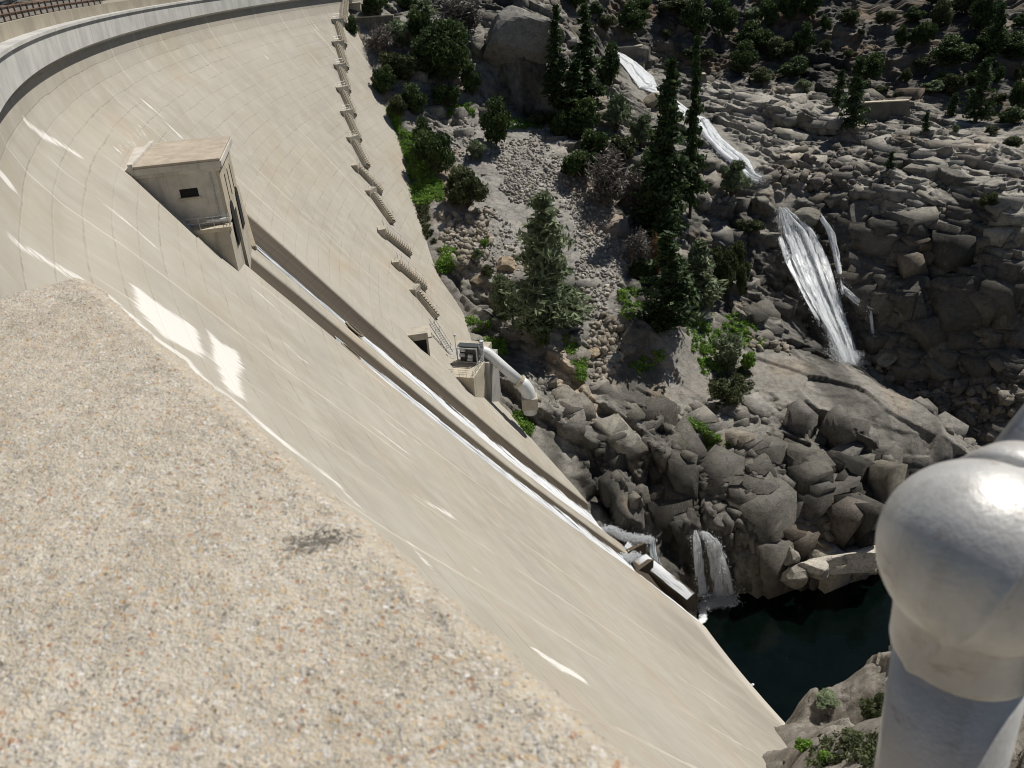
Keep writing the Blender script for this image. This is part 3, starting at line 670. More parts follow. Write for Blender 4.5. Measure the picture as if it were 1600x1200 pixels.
# roof slab, parapet and stepped cornice
MB().box(G(-6.6, -.4, -13.75), gi * 6.95, gt * (GW + .8), Zv * .2).build('roof', M_ROOF, gate, bevel=.05)
cm = MB()
for k, (o, z0, z1) in enumerate(((.42, -14.3, -13.753), (.22, -14.6, -14.303))): cm.box(G(-GD, -o, z0), gi * (GD + o), gt * (GW + 2 * o), Zv * (z1 - z0))
cm.build('cornice', M_BLD, gate, bevel=.04)
MB().box(G(-7.0, -.45, -13.77), gi * .38, gt * (GW + .9), Zv * .45).build('roof_upstand', M_BLD, gate)
# small square window with sill on the shaded side
wn = MB().box(G(-3.55, -.012, -16.6), gi * 1.5, gt * .06, Zv * .72).build('window', M_DARK, gate)
MB().box(G(-3.7, -.2, -16.76), gi * 1.8, gt * .23, Zv * .15).build('sill', M_WARM, wn)
MB().tube([G(-1.9, -.3, -18.75), G(.05, -.3, -18.75)], .12, 10).build('white_pipe', M_PIPE, gate)
MB().tube([G(-3.9, -.25, -18.9), G(-3.35, -.25, -18.9)], .1, 10).build('white_pipe', M_PIPE, gate)
MB().tube([G(-.75, -.03, -19.1), G(-.75, -.03, -14.7)], .05, 6).build('conduit', M_STEEL, gate)
# ledge on the near side and the two piers under the front, a slot between them
MB().box(G(-9, -1.35, -19.55), gi * 9.15, gt * 1.3, Zv * .35).build('ledge', M_WARM, gate)
MB().box(G(-12, -1.2, -32), gi * 11.9, gt * 5.3, Zv * 12.44).build('pier', M_CONC, gate)
MB().box(G(-12, 5.6, -30), gi * 12.0, gt * 5.0, Zv * 10.75).build('pier', M_CONC, gate)
MB().box(G(-12, 4.13, -30), gi * 10.6, gt * 1.45, Zv * 10.7).build('slot_back', M_OLD, gate)
# two arched gate openings set into the front under the slots
for a0 in (1.6, 6.9):
    pts = [G(.012, a0 + 1.0 + 1.0 * math.cos(t), -18.9 + 1.0 * math.sin(t)) for t in np.linspace(0, math.pi, 14)]
    pts = [G(.012, a0 + 2.0, -21.8)] + pts + [G(.012, a0, -21.8)]
    MB().prism(pts, gi * .08).build('arched_gate', M_DARK, gate)
rl = MB()
for i_ in (-3.6, -2.4, -1.2, 0.05): rl.tube([G(i_, -1.25, -19.2), G(i_, -1.25, -18.2)], .03, 5)
for z in (-18.2, -18.65): rl.tube([G(-5.6, -1.25, z), G(.05, -1.25, z), G(.05, -.1, z)], .03, 5)
for t_ in (-.8, -.3): rl.tube([G(.05, t_, -19.2), G(.05, t_, -18.2)], .03, 5)
rl.build('railing', M_STEEL, gate)
# rough wing wall along the far side of the right trough head
ww = []
for k, (x, y) in enumerate([(368, 292), (374, 318), (381, 345), (389, 372), (397, 388)]): ww.append(hit(x, y, .15))
MB().tube(ww, [.4, .45, .5, .45, .3], 6).build('wing_wall', M_OLD, gate)

# ------------------------------------------------------------------ water running down the two troughs
def water_white(name, sx=.9, sy=.05, dens=.15, blue=(.70, .76, .80), rough=.35, alpha=True, fk=1.0):
    m = NT(name); u = m.attr('across'); v = m.attr('along'); e = m.attr('edge'); f = m.attr('froth')
    vec = m.n('ShaderNodeCombineXYZ', {0: u, 1: v}).outputs[0]
    n = m.noise(m.mapping(vec, (sx, sy, 1)), 2.2, 6, .7); n2 = m.noise(m.mapping(vec, (sx * 3, sy * 4, 1)), 2, 5, .7)
    k = m.math('ADD', m.math('MULTIPLY', n, .65), m.math('MULTIPLY', n2, .35))
    d = m.step(m.math('ADD', k, m.math('MULTIPLY', m.math('SUBTRACT', f, .5), fk)), .38, .60)
    c = m.mix(d, tuple(b * .45 for b in blue), (.88, .90, .92))
    nb_ = m.bump(k, .5, .10); sh = m.n('ShaderNodeMixShader', {0: dens, 1: m.bsdf(c, rough, spec=.5, normal=nb_), 2: m.n('ShaderNodeBsdfTranslucent', {'Color': c, 'Normal': nb_}).outputs[0]}).outputs[0]
    a = m.step(m.math('ADD', m.math('ADD', m.math('MULTIPLY', m.math('SUBTRACT', k, .5), 5.5), e), m.math('MULTIPLY', f, .5)), .62, 1.05)
    tr_ = m.n('ShaderNodeBsdfTransparent').outputs[0]
    mx = m.n('ShaderNodeMixShader', {0: a, 1: tr_, 2: sh}).outputs[0]
    return m.done(mx)
M_WHITE = water_white('white water', .7, .05, .12, (.66, .72, .77), fk=.7); M_FALL = water_white('falling water', 1.5, .07, .35, (.56, .66, .73), fk=.35)
M_SHEEN = None
def sheen():
    m = NT('thin running water'); u = m.attr('across'); v = m.attr('along'); e = m.attr('edge')
    vec = m.n('ShaderNodeCombineXYZ', {0: u, 1: v}).outputs[0]
    n = m.noise(m.mapping(vec, (1.2, .12, 1)), 2.5, 5, .65)
    sh = m.bsdf((.07, .066, .06), .12, spec=1.0, normal=m.bump(n, .45, .06))
    a = m.step(m.math('ADD', e, m.math('MULTIPLY', m.math('SUBTRACT', n, .5), .8)), .2, .5)
    return m.done(m.n('ShaderNodeMixShader', {0: a, 1: m.n('ShaderNodeBsdfTransparent').outputs[0], 2: sh}).outputs[0])
M_SHEEN = sheen()
def stream_mesh(name, rows, mat, lift, parent=None, nu=13, froth=None):
    """rows: (theta centre, half width in degrees, z); follows the trough floor"""
    rows = np.asarray(rows, float); zz = np.linspace(rows[0, 2], rows[-1, 2], 220)
    tc = np.interp(-zz, -rows[:, 2], rows[:, 0]); hw = np.interp(-zz, -rows[:, 2], rows[:, 1])
    k = np.linspace(-1, 1, nu); T = tc[:, None] + hw[:, None] * k[None]; Z = np.repeat(zz[:, None], nu, 1)
    L = lift * (.6 + .4 * (1 - k ** 2))[None] + .09 * fbm(T * 6, Z * .5, 4, 5) 
    Vv = P(T, rface(Z) + trough(T, Z) - L, Z)
    e = 1.15 - np.abs(k)[None] ** 3 * 1.3 + 0 * Z
    fr = np.interp(-zz, froth[0], froth[1])[:, None] + 0 * T if froth is not None else np.full(T.shape, .6)
    return mesh(name, Vv.reshape(-1, 3), grid_faces(len(zz), nu), mat, parent, True, {'across': T * 3.6, 'along': -Z * 1.25, 'edge': e, 'froth': fr})
RA = [(float(line_a(d)), h, -d) for d, h in ((23.6, .26), (30, .28), (38, .34), (43, .55), (52, .7), (60, .78), (68, .84), (80, .88), (87, .9))]
RB_ = [(float(line_b(d)), h, -d) for d, h in ((34.5, .2), (38, .3), (42, .4), (48, .48), (58, .55), (66, .6), (74, .62), (83, .64))]
sa = stream_mesh('spillway_stream', RA, M_WHITE, .3, froth=([24, 32, 38, 46, 90], [.4, .42, .5, .55, .68]))  # whiteness of the upper reach paints in its bright sheen
tag(sa, 'white stream running down the right hand spillway trough, the wider of the two', 'stream')
sb = stream_mesh('spillway_stream', RB_, M_WHITE, .25, froth=([34, 38, 46, 90], [.42, .48, .5, .62]))
tag(sb, 'thin white stream running down the left hand spillway trough', 'stream')
sc_ = stream_mesh('wet_film', [(float(line_a(d)) + .12, .62, -d) for d in (23.5, 30, 40, 50, 60, 70, 84)], M_SHEEN, .05)
tag(sc_, 'glossy film of water in the upper right spillway trough', 'stream')
# the two dark outlet mouths in the trough floors
for (x, y), lab in (((548, 518), 'dark outlet mouth in the floor of the right hand trough'), ((552, 551), 'dark outlet mouth at the left edge of the left hand trough')):
    q = hit(x, y, -.3); a, r, z = polar(q); n_in, t_a = frame(a); dn = np.array([-n_in[0] * .61, -n_in[1] * .61, 0]) 
    down = n_in * .61 - Zv * .79; nrm = n_in * .79 + Zv * .61
    q = P(a, rface(z) + trough(np.array(a), np.array(z)), z) + nrm * .12
    pts = [q + down * 1.3 * math.cos(t) + t_a * .55 * math.sin(t) for t in np.linspace(0, 2 * math.pi, 16, endpoint=False)]
    o = thing('outlet_mouth', lab, 'outlet', 'outlet mouths in the troughs'); MB().prism(pts, nrm * .25).build('opening', M_DARK, o)
    MB().tube([pts[0] + nrm * .2] + [p + nrm * .2 for p in pts[1:]] + [pts[0] + nrm * .2], .12, 5, False).build('rim', M_OLD, o)

# ------------------------------------------------------------------ flip bucket and training wall where the streams leave the face
def onface(x, y, off=0): return hit(x, y, off)
tw = thing('deflector_wall', 'wedge shaped concrete deflector at the foot of the spillway carrying white water', 'wall')
M_WET_SHADE = concrete('wet concrete with painted shade', (.085, .066, .045), 1, .6)  # dark brown for damp, plus the shadow under the wedge painted in
A0 = np.array(at(984, 843, 127.2)); A1 = np.array(at(1087, 926, 129.6)); A2 = np.array(at(973, 860, 125.6)); A3 = np.array(at(1072, 940, 128.4))
MB().add([A0, A1, A3, A2, A0 - Zv * 6, A1 - Zv * 4.5, A3 - Zv * 4.5, A2 - Zv * 6],
         [(0, 1, 2, 3), (4, 7, 6, 5), (0, 4, 5, 1), (1, 5, 6, 2), (2, 6, 7, 3), (3, 7, 4, 0)]).build('ramp', M_WET_SHADE, tw)
for (xa_, ya_, xb_, yb_) in ((957, 868, 1000, 846), (984, 892, 1012, 872)):
    b0_, b1_ = at(xa_, ya_, 124.2), at(xb_, yb_, 126.4)
    MB().box(b0_ - Zv * 2.4, b1_ - b0_, np.array([.9, -.2, 0]), Zv * 2.2).build('bucket_lip', M_WET_SHADE, tw)
def droplets(P_, n, rad, smin, smax, seed):
    rg = np.random.default_rng(seed); Vd = []; Fd = []; tet = np.array([[1, 1, 1], [1, -1, -1], [-1, 1, -1], [-1, -1, 1.]]) / 1.7
    for i in range(n):
        q = P_[rg.integers(0, len(P_))] + rg.normal(size=3) * rad * np.array([1, 1, .6]); R3 = np.linalg.qr(rg.normal(size=(3, 3)))[0]
        Vd.append((tet * rg.uniform(smin, smax)) @ R3 + q); Fd.append(np.array([[0, 1, 2], [0, 3, 1], [0, 2, 3], [1, 3, 2]]) + 4 * i)
    return np.concatenate(Vd), np.concatenate(Fd)
def spray(parent, P_, n, rad, seed, smin=.04, smax=.15):
    v, f = droplets(np.asarray(P_), n, rad, smin, smax, seed)
    o = mesh('spray', v, f, M_DROP, parent, False); o['kind'] = 'stuff'; return o
M_DROP = None
def drop_mat():
    m = NT('water drops'); d = m.bsdf((.88, .9, .92), .4); t = m.n('ShaderNodeBsdfTranslucent', {'Color': (.88, .9, .92, 1)}).outputs[0]
    return m.done(m.n('ShaderNodeMixShader', {0: .5, 1: d, 2: t}).outputs[0])
M_DROP = drop_mat()
def strands(name, L, Rr, mat, count, seed, n=110, m=7, fr=.6, bulge=.22):
    """one fall of several ragged, overlapping strands"""
    rg = np.random.default_rng(seed); L = np.asarray(L, float); Rr = np.asarray(Rr, float); u = np.linspace(0, 1, n)
    s = np.concatenate([[0], np.cumsum(np.linalg.norm(np.diff((L + Rr) / 2, axis=0), axis=1))]); ln = s[-1]; s = s / ln
    l = np.stack([np.interp(u, s, L[:, k]) for k in range(3)], -1); r = np.stack([np.interp(u, s, Rr[:, k]) for k in range(3)], -1); wd = np.linalg.norm(r - l, axis=1)
    Vs_, Fs_, at4 = [], [], [[], [], [], []]; c0 = 0
    for q in range(-1, count):
        if q < 0: c = .5 + 0 * u; hw = .5 + .08 * fbm(u * 6, u * 0 + seed, 3, seed + 8)
        else: c = (q + .5) / count + .05 * rg.normal() + .07 * fbm(u * 3 + q * 7.3, u * 0 + seed, 3, seed); hw = (.8 + .5 * rg.uniform()) / count * (1 + .55 * fbm(u * 4 + q * 3.1, u * 0 + 2, 3, seed + 3))
        u0, u1 = (0, 1) if (q % 3 or q < 0) else (rg.uniform(0, .25), rg.uniform(.75, 1)); k = np.linspace(-1, 1, m)
        kk = np.clip(c[:, None] + hw[:, None] * k[None], -.06, 1.06); V_ = l[:, None] * (1 - kk[..., None]) + r[:, None] * kk[..., None]
        d = -V_ / np.linalg.norm(V_, axis=-1, keepdims=True) * .7 + Zv * .7; uu = u[:, None] * ln + 0 * k[None]
        V_ = V_ + d * (bulge * (1 - k ** 2)[None] * (q >= 0) + (rg.uniform(0, .6) if q >= 0 else -.25) + .3 * fbm(kk * wd[:, None] * .9 + q * 5, uu * .2, 3, seed + q))[..., None]
        e = 1.05 - np.abs(k)[None] ** 2 * 1.0 - 1.2 * (1 - sstep(u, u0 - .02, u0 + .05) * (1 - sstep(u, u1 - .08, u1 + .02)))[:, None] * (q % 3 == 0 and q >= 0)
        Vs_.append(V_.reshape(-1, 3)); Fs_.append(grid_faces(n, m) + c0); c0 += n * m
        for a_, v_ in zip(at4, (kk * wd[:, None] + q * 13 + seed, uu, e, np.full(uu.shape, fr + (.12 * rg.normal() if q >= 0 else -.22)))): a_.append(v_.ravel())
    o = mesh(name, np.concatenate(Vs_), np.concatenate(Fs_), mat, None, True, dict(zip(('across', 'along', 'edge', 'froth'), [np.concatenate(a_) for a_ in at4])))
    return o, l, r
def ribbon(name, L, Rr, mat, n=60, m=9, bulge=.3, seed=1, fr=.7, rough=.15, parent=None, efall=1.3):
    """sheet between two 3D lines, roughened"""
    L = np.asarray(L, float); Rr = np.asarray(Rr, float)
    def res(Q):
        s = np.concatenate([[0], np.cumsum(np.linalg.norm(np.diff(Q, axis=0), axis=1))]); u = np.linspace(0, s[-1], n)
        return np.stack([np.interp(u, s, Q[:, k]) for k in range(3)], -1), s[-1]
    l, ln = res(L); r, _ = res(Rr); k = np.linspace(0, 1, m)
    Vv = l[:, None] * (1 - k)[None, :, None] + r[:, None] * k[None, :, None]
    toc = -Vv / np.linalg.norm(Vv, axis=-1, keepdims=True); dirn = toc * .7 + Zv * .7
    uu = np.linspace(0, ln, n)[:, None] + 0 * k[None]; ww_ = np.linalg.norm(r - l, axis=1)[:, None] * k[None]
    b = bulge * (1 - (2 * k - 1) ** 2)[None] + rough * fbm(ww_ * 1.2 + seed * 9, uu * .35, 4, seed)
    Vv = Vv + dirn * b[..., None]
    e = 1.2 - np.abs(2 * k - 1)[None] ** 2 * efall + 0 * uu
    return mesh(name, Vv.reshape(-1, 3), grid_faces(n, m), mat, parent, True, {'across': ww_ + seed * 7, 'along': uu, 'edge': e, 'froth': np.full(uu.shape, fr)})
tag(ribbon('deflected_stream', [A0 + Zv * .15, (A0 + A1) / 2 + Zv * .15, A1 + Zv * .1], [A2 + Zv * .15, (A2 + A3) / 2 + Zv * .15, A3 + Zv * .1], M_WHITE, fr=.62, bulge=.15, seed=3),
    'white water sliding down the deflector wedge into the pool', 'stream')
tag(ribbon('toe_stream', [at(985, 886, 120), at(1030, 920, 124), at(1075, 955, 128.5), at(1100, 974, 130.2)], [at(990, 900, 120), at(1035, 933, 124), at(1078, 966, 128), at(1098, 982, 129.6)], M_WHITE, fr=.75, bulge=.1, seed=4),
    'narrow sheet of water sliding along the toe of the dam into the pool', 'stream')
def churn(pts, n, rad, seed, label):
    P_ = np.array([at(*p) for p in pts]); P_ = np.concatenate([P_[i] + (P_[i + 1] - P_[i]) * u for i in range(len(P_) - 1) for u in np.linspace(0, 1, 8)[:, None, None]]).reshape(-1, 3)
    v, f = droplets(P_, n * 3, rad, .03, .15, seed); return stuff(mesh('white_water', v, f, M_DROP, None, False), label, 'white water')
churn([(950, 826, 126.9), (972, 838, 126.9), (992, 842, 127.4), (1014, 843, 128.4)], 1500, .42, 5, 'patch of churning white water where the streams leave the dam')
churn([(962, 872, 121.6), (978, 872, 122.2), (994, 868, 123.4)], 900, .36, 6, 'lower white splash at the end of the left hand trough')
churn([(1096, 946, 132.5), (1120, 940, 133.5), (1146, 938, 134)], 900, .55, 7, 'froth thrown up where the small waterfall meets the pool')
# ------------------------------------------------------------------ waterfalls and the cascade on the hillside
def wl(pts, t0, t1): 
    n = len(pts); return [at(x, y, t0 + (t1 - t0) * i / (n - 1)) for i, (x, y) in enumerate(pts)]
def sheet(name, lp, rp, back, mat, label, count=0, drops=0, **k):
    """edges found on the ground under the photo's outline, stood off a little"""
    def g(p):
        q = ground(*p); d = np.linalg.norm(q); return q * (d - back) / d
    L_ = np.array([g(p) for p in lp]); R2 = np.array([g(p) for p in rp])
    if len(L_) > 3:   # smooth the depth so the sheet hangs clear of the ledges
        for Q in (L_, R2):
            dd = np.linalg.norm(Q, axis=1); mm = np.minimum(dd, np.interp(np.arange(len(dd)), [0, len(dd) - 1], [dd[0], dd[-1]]) + 1.5)
            Q *= (mm / dd)[:, None]
    if count:
        o, l, r = strands(name, L_, R2, mat, count, k.get('seed', 1), fr=k.get('fr', .6)); tag(o, label, 'waterfall')
        if drops: w_ = np.random.default_rng(k['seed']).uniform(0, 1, (len(l), 1)); wj = np.random.default_rng(k['seed'] + 5).uniform(-.05, 1.05, (len(l) * 6, 1)); l6, r6 = np.repeat(l, 6, 0), np.repeat(r, 6, 0); spray(o, (l6 * (1 - wj) + r6 * wj) * (1 - .9 / np.linalg.norm(l6, axis=1, keepdims=True)), drops, .4, k['seed']); b_ = (l * (1 - w_) + r * w_)[-12:]; spray(o, b_, drops // 2, .9, k['seed'] + 1)
        return o
    return tag(ribbon(name, L_, R2, mat, **k), label, 'waterfall')
sheet('waterfall', [(1214, 328), (1216, 370), (1230, 410), (1250, 450), (1272, 490), (1295, 530), (1312, 566)], [(1228, 326), (1268, 362), (1290, 405), (1302, 445), (1316, 490), (1330, 530), (1342, 570)], 2.2, M_FALL,
      'tall broad white waterfall pouring down the dark cliff on the right', count=11, drops=4200, seed=11, fr=.72)
sheet('waterfall', [(1279, 338), (1292, 365), (1302, 400), (1310, 440), (1314, 458)], [(1286, 338), (1304, 365), (1312, 400), (1317, 440), (1319, 458)], 2.0, M_FALL, 'thin side strand of water right beside the tall broad waterfall', count=3, drops=160, seed=12, fr=.6)
sheet('waterfall', [(1314, 456), (1330, 470), (1345, 482), (1358, 488)], [(1318, 450), (1334, 463), (1350, 476), (1365, 486)], 1.8, M_FALL, 'short slanting strand spilling right from the thin side strand', count=2, drops=60, seed=13, fr=.6)
sheet('waterfall', [(1357, 488), (1360, 505), (1361, 522)], [(1362, 488), (1364, 505), (1366, 522)], 1.6, M_FALL, 'tiny trickle dropping from the end of the slanting strand', count=2, drops=40, seed=14, fr=.6)
sheet('cascade', [(952, 80), (975, 105), (1000, 138), (1018, 140)], [(962, 79), (992, 98), (1020, 122), (1028, 140)], 1.3, M_FALL, 'upper white cascade tumbling past the concrete block wall', count=6, drops=1100, seed=15, fr=.95)
sheet('cascade', [(1004, 139), (1030, 150), (1050, 168), (1072, 186), (1084, 190)], [(1026, 139), (1046, 148), (1060, 162), (1082, 178), (1106, 187)], 1.2, M_FALL, 'narrow middle run of white water behind the tall pines', count=4, drops=500, seed=16, fr=.9)
sheet('cascade', [(1082, 188), (1100, 215), (1122, 240), (1150, 265), (1170, 280), (1180, 284)], [(1107, 187), (1128, 215), (1150, 232), (1172, 250), (1182, 272), (1205, 282)], 1.4, M_FALL, 'lower white cascade sliding diagonally over slabs right of the pines', count=7, drops=1800, seed=17, fr=.95)
sheet('waterfall', [(1082, 832), (1083, 850), (1085, 880), (1090, 930)], [(1088, 832), (1094, 850), (1099, 880), (1104, 930)], .9, M_FALL, 'thin left strand of the small waterfall over the ledge into the pool', count=3, drops=420, seed=18, fr=.7)
sheet('waterfall', [(1092, 832), (1103, 850), (1110, 880), (1114, 932)], [(1106, 833), (1125, 850), (1136, 880), (1147, 932)], 1.0, M_FALL, 'wider right sheet of the small waterfall over the ledge into the pool', count=5, drops=1100, seed=19, fr=.8)
sheet('waterfall', [(1014, 843), (1012, 858), (1016, 885)], [(1024, 844), (1026, 858), (1038, 890)], .8, M_FALL, 'faint veil of water on dark rock behind the deflector wedge', n=40, m=9, bulge=.2, seed=20, fr=.3)

# ------------------------------------------------------------------ stair down the far edge of the dam
stair = thing('staircase', 'long concrete staircase in flights and landings down the far edge of the dam face', 'staircase')
FL = [((534, 0), (530, 34)), ((522, 37), (531, 70)), ((523, 72), (534, 106)), ((526, 108), (537, 142)), ((530, 144), (546, 180)), ((537, 181), (554, 219)), ((547, 222), (567, 260)), ((559, 262), (596, 300)),
      ((577, 305), (608, 349)), ((597, 361), (638, 394)), ((619, 411), (662, 448)), ((647, 460), (678, 498))]
def fnrm(q):
    a, r, z = polar(q); n_in, _ = frame(a); d = 1.0
    sl = (np.interp(-z + d, PZ, PB) - np.interp(-z - d, PZ, PB)) / (2 * d)
    v = n_in * 1.0 + Zv * sl; return v / np.linalg.norm(v)
def onf(q):
    a, r, z = polar(q); return P(a, rface(z), z)
for i, (pa, pb) in enumerate(FL):
    qa, qb = hit(*pa), hit(*pb)
    nrm = fnrm((qa + qb) / 2); d = qb - qa; L_ = np.linalg.norm(d); hd = d * np.array([1, 1, 0])
    side = np.cross(d, nrm); side /= np.linalg.norm(side)
    if side @ RT < 0: side = -side
    W_, Hh = 1.65, .9
    # side wall plates and solid body
    bd = MB(); N_ = 10
    for sgn in (0, 1):
        o = qa + side * (W_ * sgn - (.12 if sgn else 0)); 
        bd.box(o - nrm * 1.2, d, side * .12, nrm * (Hh + 1.05))
    bd.build('string_wall', M_CONC, stair)
    fl = MB(); ns = max(8, int(L_ / .5))
    for k in range(ns):
        o = qa + d * (k / ns) + side * .125
        fl.box(o - nrm * .8, d / ns * .55, side * (W_ - .25), nrm * (Hh + .86)); fl.box(o + d / ns * .555 - nrm * .8, d / ns * .44, side * (W_ - .25), nrm * (Hh + .55))
    fl.build('flight', M_TREAD, stair)
    ld = MB(); top = qa + nrm * .3 + Zv * .3
    hs = side * np.array([1, 1, 0]); hs /= np.linalg.norm(hs); hf = np.cross(Zv, hs); hf = hf if hf @ np.array([d[0], d[1], 0]) < 0 else -hf
    ld.box(top - hs * .4 - hf * .2 - Zv * 1.4, hs * 2.7, hf * 1.2, Zv * 1.9); ld.build('landing', M_CONC, stair)
    hr = MB(); c0 = top + Zv * .5 - hs * .5 - hf * .1
    for j in range(3): hr.tube([c0 + hs * j * 1.05, c0 + hs * j * 1.05 + Zv * 1.0], .02, 4)
    for zz in (.5, 1.0): hr.tube([c0 + Zv * zz, c0 + hs * 2.1 + Zv * zz], .017, 4)
    for sgn in (.06, W_ - .06):
        e0, e1 = qa + side * sgn + nrm * Hh, qb + side * sgn + nrm * Hh
        hr.tube([e0 + Zv * 1.0, e1 + Zv * 1.0], .018, 4)
        for j in range(4): p_ = e0 + (e1 - e0) * (j + .3) / 4; hr.tube([p_, p_ + Zv * 1.0], .016, 4)
    hr.build('handrail', M_STEEL, stair)

# ------------------------------------------------------------------ valve station beside the right trough
vs0 = np.array([-5.62, 105.21, 0]); vt = np.array([.295, .955, 0]); vn = np.array([.955, -.295, 0]); ZD = -54.5
def Vp(n_, t_, z): return vs0 + vn * n_ + vt * t_ + Zv * z
vst = thing('valve_platform', 'concrete valve platform with tall walls and pipe railings at the dam edge', 'platform')
MB().box(Vp(-9, 0, -66), vn * 9, vt * 5.7, Zv * (66 + ZD)).build('block', M_WARM, vst, bevel=.06)
MB().box(Vp(-9, 5.703, -66), vn * 9.6, vt * 5.0, Zv * (66 + ZD - .35)).build('rear_block', M_GREYC, vst, bevel=.06)
MB().box(Vp(-9, 10.71, -66), vn * 7.0, vt * 5.0, Zv * (66 + ZD - 1.6)).build('rear_block', M_CONC, vst)
rl = MB()
for t_ in (0.1, 1.4, 2.8, 4.2, 5.6): rl.tube([Vp(-.1, t_, ZD), Vp(-.1, t_, ZD + 1.1)], .035, 5)
for n_ in (-1.1, -2.2, -3.3, -4.4): rl.tube([Vp(n_, .1, ZD), Vp(n_, .1, ZD + 1.1)], .035, 5)
for zz in (.4, .75, 1.1): rl.tube([Vp(-5.0, .1, ZD + zz), Vp(-.1, .1, ZD + zz), Vp(-.1, 5.6, ZD + zz)], .03, 5)
rl.build('railing', M_STEEL, vst)
mc = thing('valve_machinery', 'dark grey framed valve machine with pale tanks standing on the platform', 'machinery')
B0 = Vp(-3.9, 4.2, ZD)
fr = MB(); L1, L2, L3 = 3.3, 1.9, 2.7
for i_ in (0, L1 - .16):
    for j_ in (0, L2 - .16): fr.box(B0 + vn * i_ + vt * j_, vn * .16, vt * .16, Zv * L3)
for z in (.25, L3 - .16):
    for j_ in (0, L2 - .16): fr.box(B0 + vn * .165 + vt * (j_ + .003) + Zv * z, vn * (L1 - .33), vt * .15, Zv * .14)
fr.build('frame', M_STEEL, mc)
MB().box(B0 + vn * .2 + vt * .9 + Zv * .1, vn * (L1 - .4), vt * .8, Zv * (L3 - .3)).build('cabinet', M_BOXD, mc, bevel=.05)
MB().box(B0 + vn * .05 + vt * .4 + Zv * (L3 + .004), vn * (L1 - .1), vt * 1.3, Zv * .1).build('canopy', M_BOXD, mc)
for (a_, z_, l_, r_) in ((.9, 2.1, .75, .3), (.7, 1.25, .9, .3), (2.0, 1.1, .8, .32), (1.9, .5, .9, .26)):
    c_ = B0 + vn * a_ + vt * .55 + Zv * z_
    MB().tube([c_ - vn * l_ * .5, c_ - vn * l_ * .42, c_ + vn * l_ * .42, c_ + vn * l_ * .5], [r_ * .5, r_, r_, r_ * .5], 12).build('tank', M_TANK, mc, True)
vp_ = MB().tube([B0 + vn * 3.7 + vt * 1.4, B0 + vn * 3.7 + vt * 1.4 + Zv * 3.4], .16, 8)
for k in range(5):
    z = 2.2 + k * .28; c_ = B0 + vn * 3.7 + vt * 1.4
    vp_.tube([c_ + Zv * z, c_ + Zv * (z + .12)], .32, 10)
tag(vp_.build('vent_stack', M_TANK, None, False), 'short ringed pale vent stack beside the valve machine', 'vent')
pipe = thing('outlet_pipe', 'fat pale grey pipe curving from the valve platform down to the rocks', 'pipe')
pc = [at(727, 551, 124.4), at(738, 548, 124.4), at(750, 547, 124.4), at(761, 551, 124.4), at(769, 558, 124.5), at(780, 568, 124.8), at(812, 596, 125.8)]
MB().tube(pc, .84, 20).build('pipe_body', M_PIPE, pipe, True)
dd_ = (pc[-1] - pc[-2]); dd_ /= np.linalg.norm(dd_)
MB().tube([pc[-1] - dd_ * .25, pc[-1] + dd_ * .15], 1.2, 22).build('collar', M_WARM, pipe)
e1 = pc[-1]; el = [e1, e1 + dd_ * .9, e1 + dd_ * 1.6 - Zv * .35, e1 + dd_ * 2.0 - Zv * 1.2, e1 + dd_ * 2.0 - Zv * 4.2]
MB().tube(el, [1.08, 1.1, 1.1, 1.1, 1.1], 20).build('elbow', M_PIPE, pipe, True)
b_ = el[-1] * np.array([1, 1, 0]); zg = e1[2] - 3.0
MB().box(np.array([b_[0] - 1.25, b_[1] - 1.2, zg - 1.6]), [2.5, 0, 0], [0, 2.4, 0], [0, 0, 2.0]).build('footing', M_CONC, pipe, bevel=.1)
for p_ in (pc[2], pc[5]): MB().tube([p_ - (pc[3] - pc[2]) / 20, p_ + (pc[3] - pc[2]) / 20], .90, 20).build('flange', M_PIPE, pipe)
# steel stair and the dark chamber beside it
q1, q2 = hit(671, 508, 1.0), Vp(-6.2, 6.8, ZD)
ss_ = thing('steel_stair', 'steep open steel stair between the concrete flights and the valve platform', 'stair')
d = q2 - q1; sd = np.cross(d, Zv); sd /= np.linalg.norm(sd); sd = sd if sd @ RT > 0 else -sd
for k_ in (0, 1.1): MB().box(q1 + sd * k_, d, sd * .07, Zv * .28).build('stringer', M_STEEL, ss_)
tr2 = MB()
for k in range(15): tr2.box(q1 + d * (k + .4) / 15 + sd * .07 + Zv * .1, sd * 1.03, d * np.array([1, 1, 0]) / 26, Zv * .05)
tr2.build('treads', M_STEEL, ss_)
for k_ in (0.03, 1.14):
    h_ = MB().tube([q1 + sd * k_ + Zv * 1.1, q2 + sd * k_ + Zv * 1.1], .035, 5)
    for j in range(4): p_ = q1 + d * (j + .2) / 3.6 + sd * k_; h_.tube([p_, p_ + Zv * 1.1], .03, 5)
    h_.build('handrail', M_STEEL, ss_)
ch = thing('access_chamber', 'concrete access chamber with a dark doorway left of the steel stair', 'chamber')
qa = hit(664, 545, 0.2); a, r, z = polar(qa); n_in, t_a = frame(a)
MB().box(qa - n_in * 5 - t_a * .2 - Zv * 2.5, n_in * 5.6, t_a * .8, Zv * 5.2).build('side_wall', M_CONC, ch)
MB().box(qa - n_in * 5 - t_a * 4.3 - Zv * 2.5, n_in * 5.2, t_a * 3.9, Zv * 3.9).build('block', M_WARM, ch)
MB().box(qa - n_in * 1.6 + t_a * .603 - Zv * 1.6, n_in * 1.9, t_a * .05, Zv * 3.3).build('doorway', M_DARK, ch)
MB().box(qa - n_in * 3 - t_a * 4.5 + Zv * 1.403, n_in * 4.2, t_a * 4.2, Zv * .25).build('roof', M_CONC, ch)
